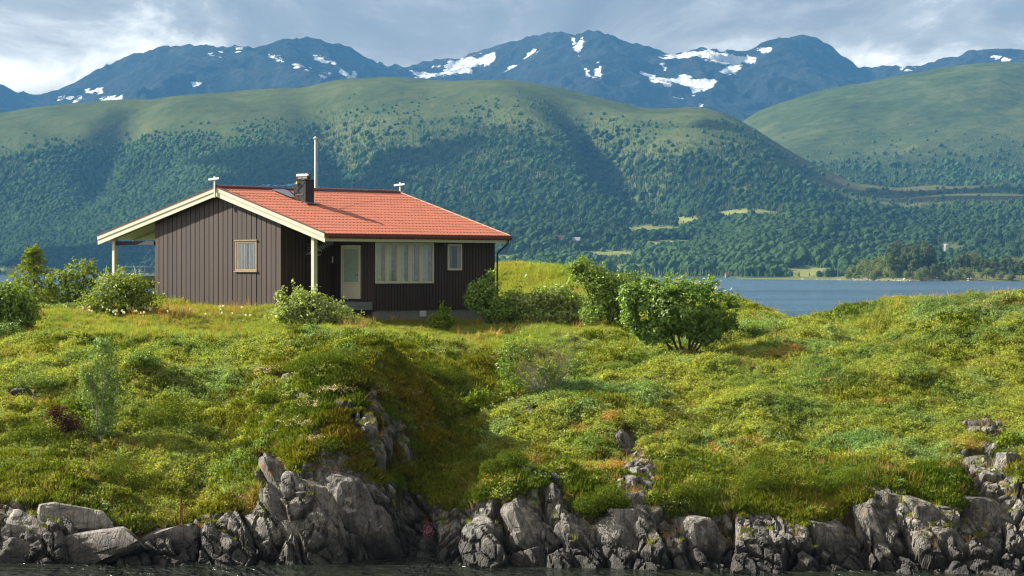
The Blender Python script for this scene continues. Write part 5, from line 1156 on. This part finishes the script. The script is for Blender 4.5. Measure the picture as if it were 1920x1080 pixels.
def forest(name, Xg, Yg, Zg, PXg, n, tmax, dens, con, pxlim=(-400, 2320)):
    nv, nu = Xg.shape
    j = (rng.random(n)**0.9*(nv-10)).astype(int); i = rng.integers(0, nu-1, n); a, b = rng.random(n), rng.random(n)
    g = lambda A: A[j, i]*(1-a)*(1-b)+A[j, i+1]*a*(1-b)+A[j+1, i]*(1-a)*b+A[j+1, i+1]*a*b
    x, y, z, p = g(Xg), g(Yg), g(Zg), g(PXg); py_ = CY-F*(z-H)/y
    d = dens(x, y, p, py_); k = (rng.random(n) < d) & (p > pxlim[0]) & (p < pxlim[1]) & (z > 1.0)
    x, y, z, p, py_ = x[k], y[k], z[k], p[k], py_[k]; n = len(x)
    isc = rng.random(n) < con(x, y, p, py_)
    idx = np.where(isc, rng.integers(3, 6, n), rng.integers(0, 3, n))
    cl_ = np.clip(1+0.35*fbm(x*.02, y*.015, oct=2, seed=83), .55, 1.5); big = cl_*np.where(isc, rng.uniform(8, 15, n), rng.uniform(4.5, 9.5, n))*np.interp(py_, [180, 260, 330], [0.45, 0.7, 0.95])
    dk = d[k][:, None]; big = big*(0.55+0.45*d[k]); tb = (1.45-0.45*dk)*np.where(isc[:, None], np.array([[0.62, 0.80, 0.8]]), np.array([[1.12, 1.2, 1.0]]))*np.clip(1.0+0.35*fbm(x*.006, y*.006, oct=3, seed=77)+0.55*fbm(x*.0016+3, y*.0011, oct=3, seed=78), .5, 1.7)[:, None]*rng.uniform(.88, 1.14, (n, 1))*np.interp(py_, [190, 300, 360], [1.55, 1.15, 1.0])[:, None]  # broad tint noise paints sunlit and shaded patches into the tree colour
    # Join Geometry lists the last linked source first
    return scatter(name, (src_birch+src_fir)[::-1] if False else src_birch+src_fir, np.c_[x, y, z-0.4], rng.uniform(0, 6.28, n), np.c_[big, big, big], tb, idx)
def densA(x, y, p, py_):
    top = crestA(p); d = np.ones_like(p)
    rel = (py_-top)
    d *= sstep(20, 110, rel+40*fbm(x*.004, y*.004, oct=3, seed=61)+np.where(p > 1350, 30, 0))
    f = np.clip(sum(blob(p, py_, *b) for b in FIELDS), 0, 1); h_ = np.clip(sum(blob(p, py_, *b) for b in HEATH), 0, 1)
    return d*(1-f)*(1-0.62*h_)*(1-blob(p, py_, 1785, 468, 40, 14))
def conA(x, y, p, py_):
    c = 0.9*np.exp(-((p-260)/190)**2-((py_-330)/75)**2)+0.5*np.exp(-((p-200)/220)**2-((py_-450)/45)**2)+0.6*np.exp(-((p-1330)/120)**2-((py_-420)/40)**2)+0.5*np.exp(-((p-1700)/260)**2-((py_-455)/16)**2)+0.4*np.exp(-((p-1300)/60)**2-((py_-495)/14)**2)
    return np.clip(c*sstep(-.25, .2, fbm(x*.004, y*.004, oct=3, seed=64))+0.06, 0, .92)
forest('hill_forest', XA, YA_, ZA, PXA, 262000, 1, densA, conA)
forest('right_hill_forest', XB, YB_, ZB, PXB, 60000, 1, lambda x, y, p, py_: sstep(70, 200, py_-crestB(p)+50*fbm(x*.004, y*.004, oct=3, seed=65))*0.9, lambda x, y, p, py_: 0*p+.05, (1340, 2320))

# ------------------------------------------------------------------ wooded islet on the right, with its pines
isl_x = lambda px, Y: (px-960)/F*Y
ipx = np.arange(1380, 2300, 4.0); iv = np.linspace(0, 1, 26)
IP, IT = np.meshgrid(ipx, iv); IY = np.interp(IP, [1380, 1560, 1700, 2300], [2280, 2000, 1830, 1830])+IT*230
ih = np.interp(IP, [1380, 1480, 1560, 1600, 1680, 1760, 1830, 1900, 2300], [0.1, .9, 1.4, 3.5, 7.5, 10.0, 6.0, 4.0, 4.0])
IZ = -0.5+ih*np.sin(math.pi*np.clip(IT*0.8+.02, 0, 1))*1.0+0.5+0.8*fbm(IP*.05, IT*6, oct=3, seed=71)*sstep(0, .2, IT)*sstep(1.5, 4, ih); IZ[0] -= 1.4
ime = npmesh('islet', np.stack([isl_x(IP, IY), IY, IZ], -1).reshape(-1, 3), gridfaces(len(ipx), len(iv)), farmat('islet_ground', [(0.3, (0.07, 0.08, 0.03)), (0.5, (0.13, 0.14, 0.05)), (0.7, (0.2, 0.18, 0.1))], 0.05, bd=2), True)
islet = tag(link('islet', ime), kind='structure')
def isl_z(px, t): 
    j = np.clip(t*25, 0, 24.99); i = np.clip((px-1380)/4.0, 0, len(ipx)-1.01)
    return float(IZ[int(j), int(i)])
boul = [rock_mesh(180+i, M['rock_far'], 1.3, 1.0, 0.75, 9) for i in range(3)]
for k in range(70):
    px = rng.uniform(1590, 1840) if k < 58 else rng.uniform(1500, 1600); t = rng.uniform(0.0, .10); Yb = float(np.interp(px, [1380, 1560, 1700, 2300], [2280, 2000, 1830, 1830])+t*230)
    b = link('boulder', boul[k % 3], islet); s = rng.uniform(0.9, 2.4)*(1 if px > 1620 else .6); b.scale = (s*1.2, s, s); b.rotation_euler = (0, rng.uniform(-.3, .3), rng.uniform(0, 6)); b.location = (isl_x(px, Yb), Yb, max(0, isl_z(px, t))+0.1*s)
L_['pine'] = leafmat('pine_needles', (0.1050, 0.1450, 0.0550), 0.35, 0.2); L_['islebirch'] = leafmat('islet_broadleaf', (0.1700, 0.2200, 0.0750), 0.35, 0.3)
def pine(seed):
    r = np.random.default_rng(seed); h_ = 15.0; lobes = []
    for i in range(15):
        z = h_*r.uniform(.30, .96); rr = 3.3*(1.15-0.6*abs(z/h_-.6)/.4)*r.uniform(.6, 1.0); a = r.uniform(0, 6.28); q = rr*r.uniform(.3, .8)
        lobes.append((q*math.cos(a), q*math.sin(a), z, rr*.65, rr*.65, 1.1))
    v, f = leaf_cloud(lobes, 2000, .72, .6, r, .4, .6, gap=.35, gf=.35)
    st = MB().tube([(0, 0, -1), (r.uniform(-.3, .3), 0, 5), (r.uniform(-.5, .5), 0, 10), (0, 0, 14)], [.32, .26, .18, .06], 6)
    for lb in lobes[:7]: st.tube([(0, 0, lb[2]-1.2), lb[:3]], [.11, .05], 4)
    return npmesh('crown', v, f, L_['pine']), st.mesh('trunk', M['pinebark'])
def broad(seed):
    r = np.random.default_rng(seed)
    lobes = [(r.uniform(-2, 2), r.uniform(-2, 2), r.uniform(2.5, 6.5), r.uniform(1.6, 2.6), 2.2, r.uniform(1.4, 2.2)) for i in range(8)]
    v, f = leaf_cloud(lobes, 1000, .6, .7, r, .35, .6, gap=.35, gf=.4)
    return npmesh('crown', v, f, L_['islebirch']), MB().tube([(0, 0, -1), (.1, 0, 2.5), (0, 0, 5)], [.2, .15, .06], 5).mesh('trunk', M['bark'])
pines = [pine(20+i) for i in range(5)]; broads = [broad(40+i) for i in range(4)]
for k in range(62):
    if k < 26: px = 1668+(1752-1668)*(k+rng.uniform(-.3, .3))/26; t = rng.uniform(.06, .5); sc = rng.uniform(.95, 1.22)
    else: px = 1752+(1990-1752)*(k-26+rng.uniform(-.4, .4))/36; t = rng.uniform(.03, .5); sc = rng.uniform(.58, .80)*(.8 if px < 1805 else 1)
    Yb = 1830+t*230; cr_, tr_ = pines[k % 5]
    o = empty('pine_tree', (isl_x(px, Yb), Yb, isl_z(px, t)), rng.uniform(0, 6.28)); sc *= 1.32; o.scale = (sc*1.05, sc*1.05, sc)
    tag(o, 'tall grey-green pine in the dense stand on the far wooded islet', 'pine tree', 'pines on the far islet')
    link('crown', cr_, o); link('trunk', tr_, o)
for k in range(78):
    if k >= 40: px = rng.uniform(1585, 1960); t = rng.uniform(.015, .12)
    elif k < 22: px = rng.uniform(1590, 1700); t = rng.uniform(.04, .4)
    elif k < 30: px = rng.uniform(1690, 1850); t = rng.uniform(.02, .10)
    else: px = rng.uniform(1800, 1990); t = rng.uniform(.75, .95)
    Yb = float(np.interp(px, [1380, 1560, 1700, 2300], [2280, 2000, 1830, 1830])+t*230); cr_, tr_ = broads[k % 4]
    s = rng.uniform(.9, 1.35)*1.15*(rng.uniform(.45, .95) if k >= 40 else 1.5 if k >= 30 else (.6 if k >= 22 else 1.3))*(0.7+.3*sstep(1575, 1640, px))
    o = empty('broadleaf_tree', (isl_x(px, Yb), Yb, isl_z(px, t)), rng.uniform(0, 6.28)); o.scale = (s, s, s)
    tag(o, 'pale green rounded broadleaf tree among the pines of the far islet', 'tree', 'broadleaf trees on the far islet'); link('crown', cr_, o); link('trunk', tr_, o)

# ------------------------------------------------------------------ far buildings
def ground_far(px, py):
    d = (PXA-px)**2+((pyAv-py)*2)**2; k = np.unravel_index(np.argmin(d), d.shape); return float(XA[k]), float(YA_[k]), float(ZA[k])
def house(name, label, cat, px, py, wm, dm, hm, wall, roofm, rz=0.3, win=True, group=None):
    x, y, z = ground_far(px, py); o = empty(name, (x, y-2, z), rz); tag(o, label, cat, group)
    MB().box((-wm/2, -dm/2, -3), (wm/2, dm/2, hm)).build('wall', M[wall], o)
    r_ = MB().prism([(-wm/2-.3, -dm/2-.4, hm-.1), (-wm/2-.3, 0, hm+dm*.42), (-wm/2-.3, dm/2+.4, hm-.1)], (wm+.6, 0, 0)); r_.build('roof', M[roofm], o)
    if win:
        for q in (-.28, .28): MB().box((wm*q-.5, -dm/2-.06, hm*.35), (wm*q+.5, -dm/2-.003, hm*.75)).build('window', M['farwhite'] if wall != 'farwhite' else M['slate'], o)
        MB().box((-.5, -dm/2-.05, -1), (.5, -dm/2-.003, hm*.7)).build('door', M['black'], o)
    return o
house('boathouse', 'small pale boathouse with red roof alone on the far shore', 'boathouse', 1365, 519, 6, 5, 2.4, 'deck', 'barnred', .2)
house('boathouse', 'low dark red boathouse on the spit left of the islet', 'boathouse', 1572, 514, 9, 6, 2.4, 'barnred', 'slate', .1)
house('shed', 'small white shed beside the red boathouse on the spit', 'shed', 1544, 513, 5, 4, 2.2, 'farwhite', 'slate', .2)
house('farmhouse', 'pale farmhouse at the left of the distant farm', 'farmhouse', 1050, 455, 15, 9, 5, 'farwhite', 'barnred', .4)
house('barn', 'red barn at the right of the distant farm', 'barn', 1075, 457, 18, 10, 5, 'barnred', 'slate', -.3)
house('cottage', 'lone pale red cottage far left on the wooded hillside', 'cottage', 176, 446, 11, 8, 4, 'barnred', 'barnred', .2)
house('farmhouse', 'white-walled house in the trees across the water at right', 'farmhouse', 1386, 478, 9, 7, 4, 'farwhite', 'slate', .2)
x, y, z = ground_far(1773, 474); z = H-(478-CY)*y/F
sl_o = empty('silo', (x, y, z)); tag(sl_o, 'white cylindrical farm silo behind the islet pines', 'silo')
ss = y/F; MB().tube([(0, 0, -9), (0, 0, 20*ss), (0, 0, 20.6*ss)], [5.4*ss, 5.4*ss, 4.6*ss], 18).build('silo_body', M['farwhite'], sl_o, False)
for i in range(5): MB().tube([(0, 0, 3.6*ss*i+1), (0, 0, 3.6*ss*i+1.25)], 5.45*ss, 18).build('silo_band', M['slate'], sl_o)
MB().tube([(-6*ss, -1, -6), (-6*ss, -1, 22*ss), (-2*ss, -1, 23.5*ss)], .35, 6).build('filling_pipe', M['grey_metal'], sl_o)
bo = empty('barn', (x+18*ss, y+6, z), .1); tag(bo, 'long grey farm shed beside the white silo', 'barn')
MB().box((-14*ss, -6, -9), (16*ss, 6, 5*ss)).build('wall', M['slate'], bo); MB().prism([(-14.5*ss, -7, 4.8*ss), (-14.5*ss, 0, 8*ss), (-14.5*ss, 7, 4.8*ss)], (31*ss, 0, 0)).build('roof', M['grey_metal'], bo); MB().box((-13*ss, -6.3, -3), (-10*ss, -6.05, 4.5*ss)).build('door', M['barnred'], bo)

# ------------------------------------------------------------------ unseen clouds added above the view to cast shade patches on the hillside
cloudm, t = newmat('cloud'); d_ = t.n('ShaderNodeBsdfDiffuse', i_Color=(0.8, 0.8, 0.8, 1)); tl = t.n('ShaderNodeBsdfTranslucent', i_Color=(0.8, 0.8, 0.8, 1))
out(t, t.n('ShaderNodeMixShader', i_0=0.5, i_1=d_.outputs[0], i_2=tl.outputs[0]).outputs[0])
def cloud(cx, cyy, cz, lx, ly, hgt, n, seed):
    r = np.random.default_rng(seed); bm = bmesh.new(); bmesh.ops.create_icosphere(bm, subdivisions=3, radius=1.0)
    v0 = np.array([q.co for q in bm.verts]); f0 = np.array([[q.index for q in p.verts] for p in bm.faces]); bm.free(); V, Fc = [], []
    for i in range(n):
        a = r.uniform(0, 6.28); q = math.sqrt(r.random()); x, y = lx*q*math.cos(a), ly*q*math.sin(a); sz = r.uniform(.22, .42)*min(lx, ly)*(1.15-.6*q)
        v = v0*(1+0.35*fbm(v0[:, 0]*1.8+i*3.1, v0[:, 1]*1.8, v0[:, 2]*1.8, 3, seed))[:, None]*np.array([sz*1.4, sz, hgt*(1.1-.5*q)])
        v[:, 2] = np.maximum(v[:, 2], -0.12*hgt)+r.uniform(-.05, .05)*hgt; V.append(v+np.array([x, y, 0])); Fc.append(f0+i*len(v0))
    o = link('cloud', npmesh('cloud', np.concatenate(V), np.concatenate(Fc), cloudm, True)); o.location = (cx, cyy, cz); tag(o, kind='stuff')
cloud(-3080, 4750, 1500, 300, 260, 150, 12, 6); cloud(-2330, 5000, 1480, 330, 170, 130, 12, 7); cloud(-1230, 4900, 1500, 300, 200, 130, 12, 8)

# ------------------------------------------------------------------ air
hz = MB().box((-5600, -60, -4.5), (5600, 10700, 1150)).build('haze', None); tag(hz, kind='stuff')
m, t = newmat('haze'); pv = t.n('ShaderNodeVolumePrincipled', i_Density=4.5e-5, i_Color=(0.14, 0.45, 0.92, 1), i_Anisotropy=0.0)
t.link(pv.outputs[0], t.n('ShaderNodeOutputMaterial').inputs['Volume']); hz.data.materials.append(m)
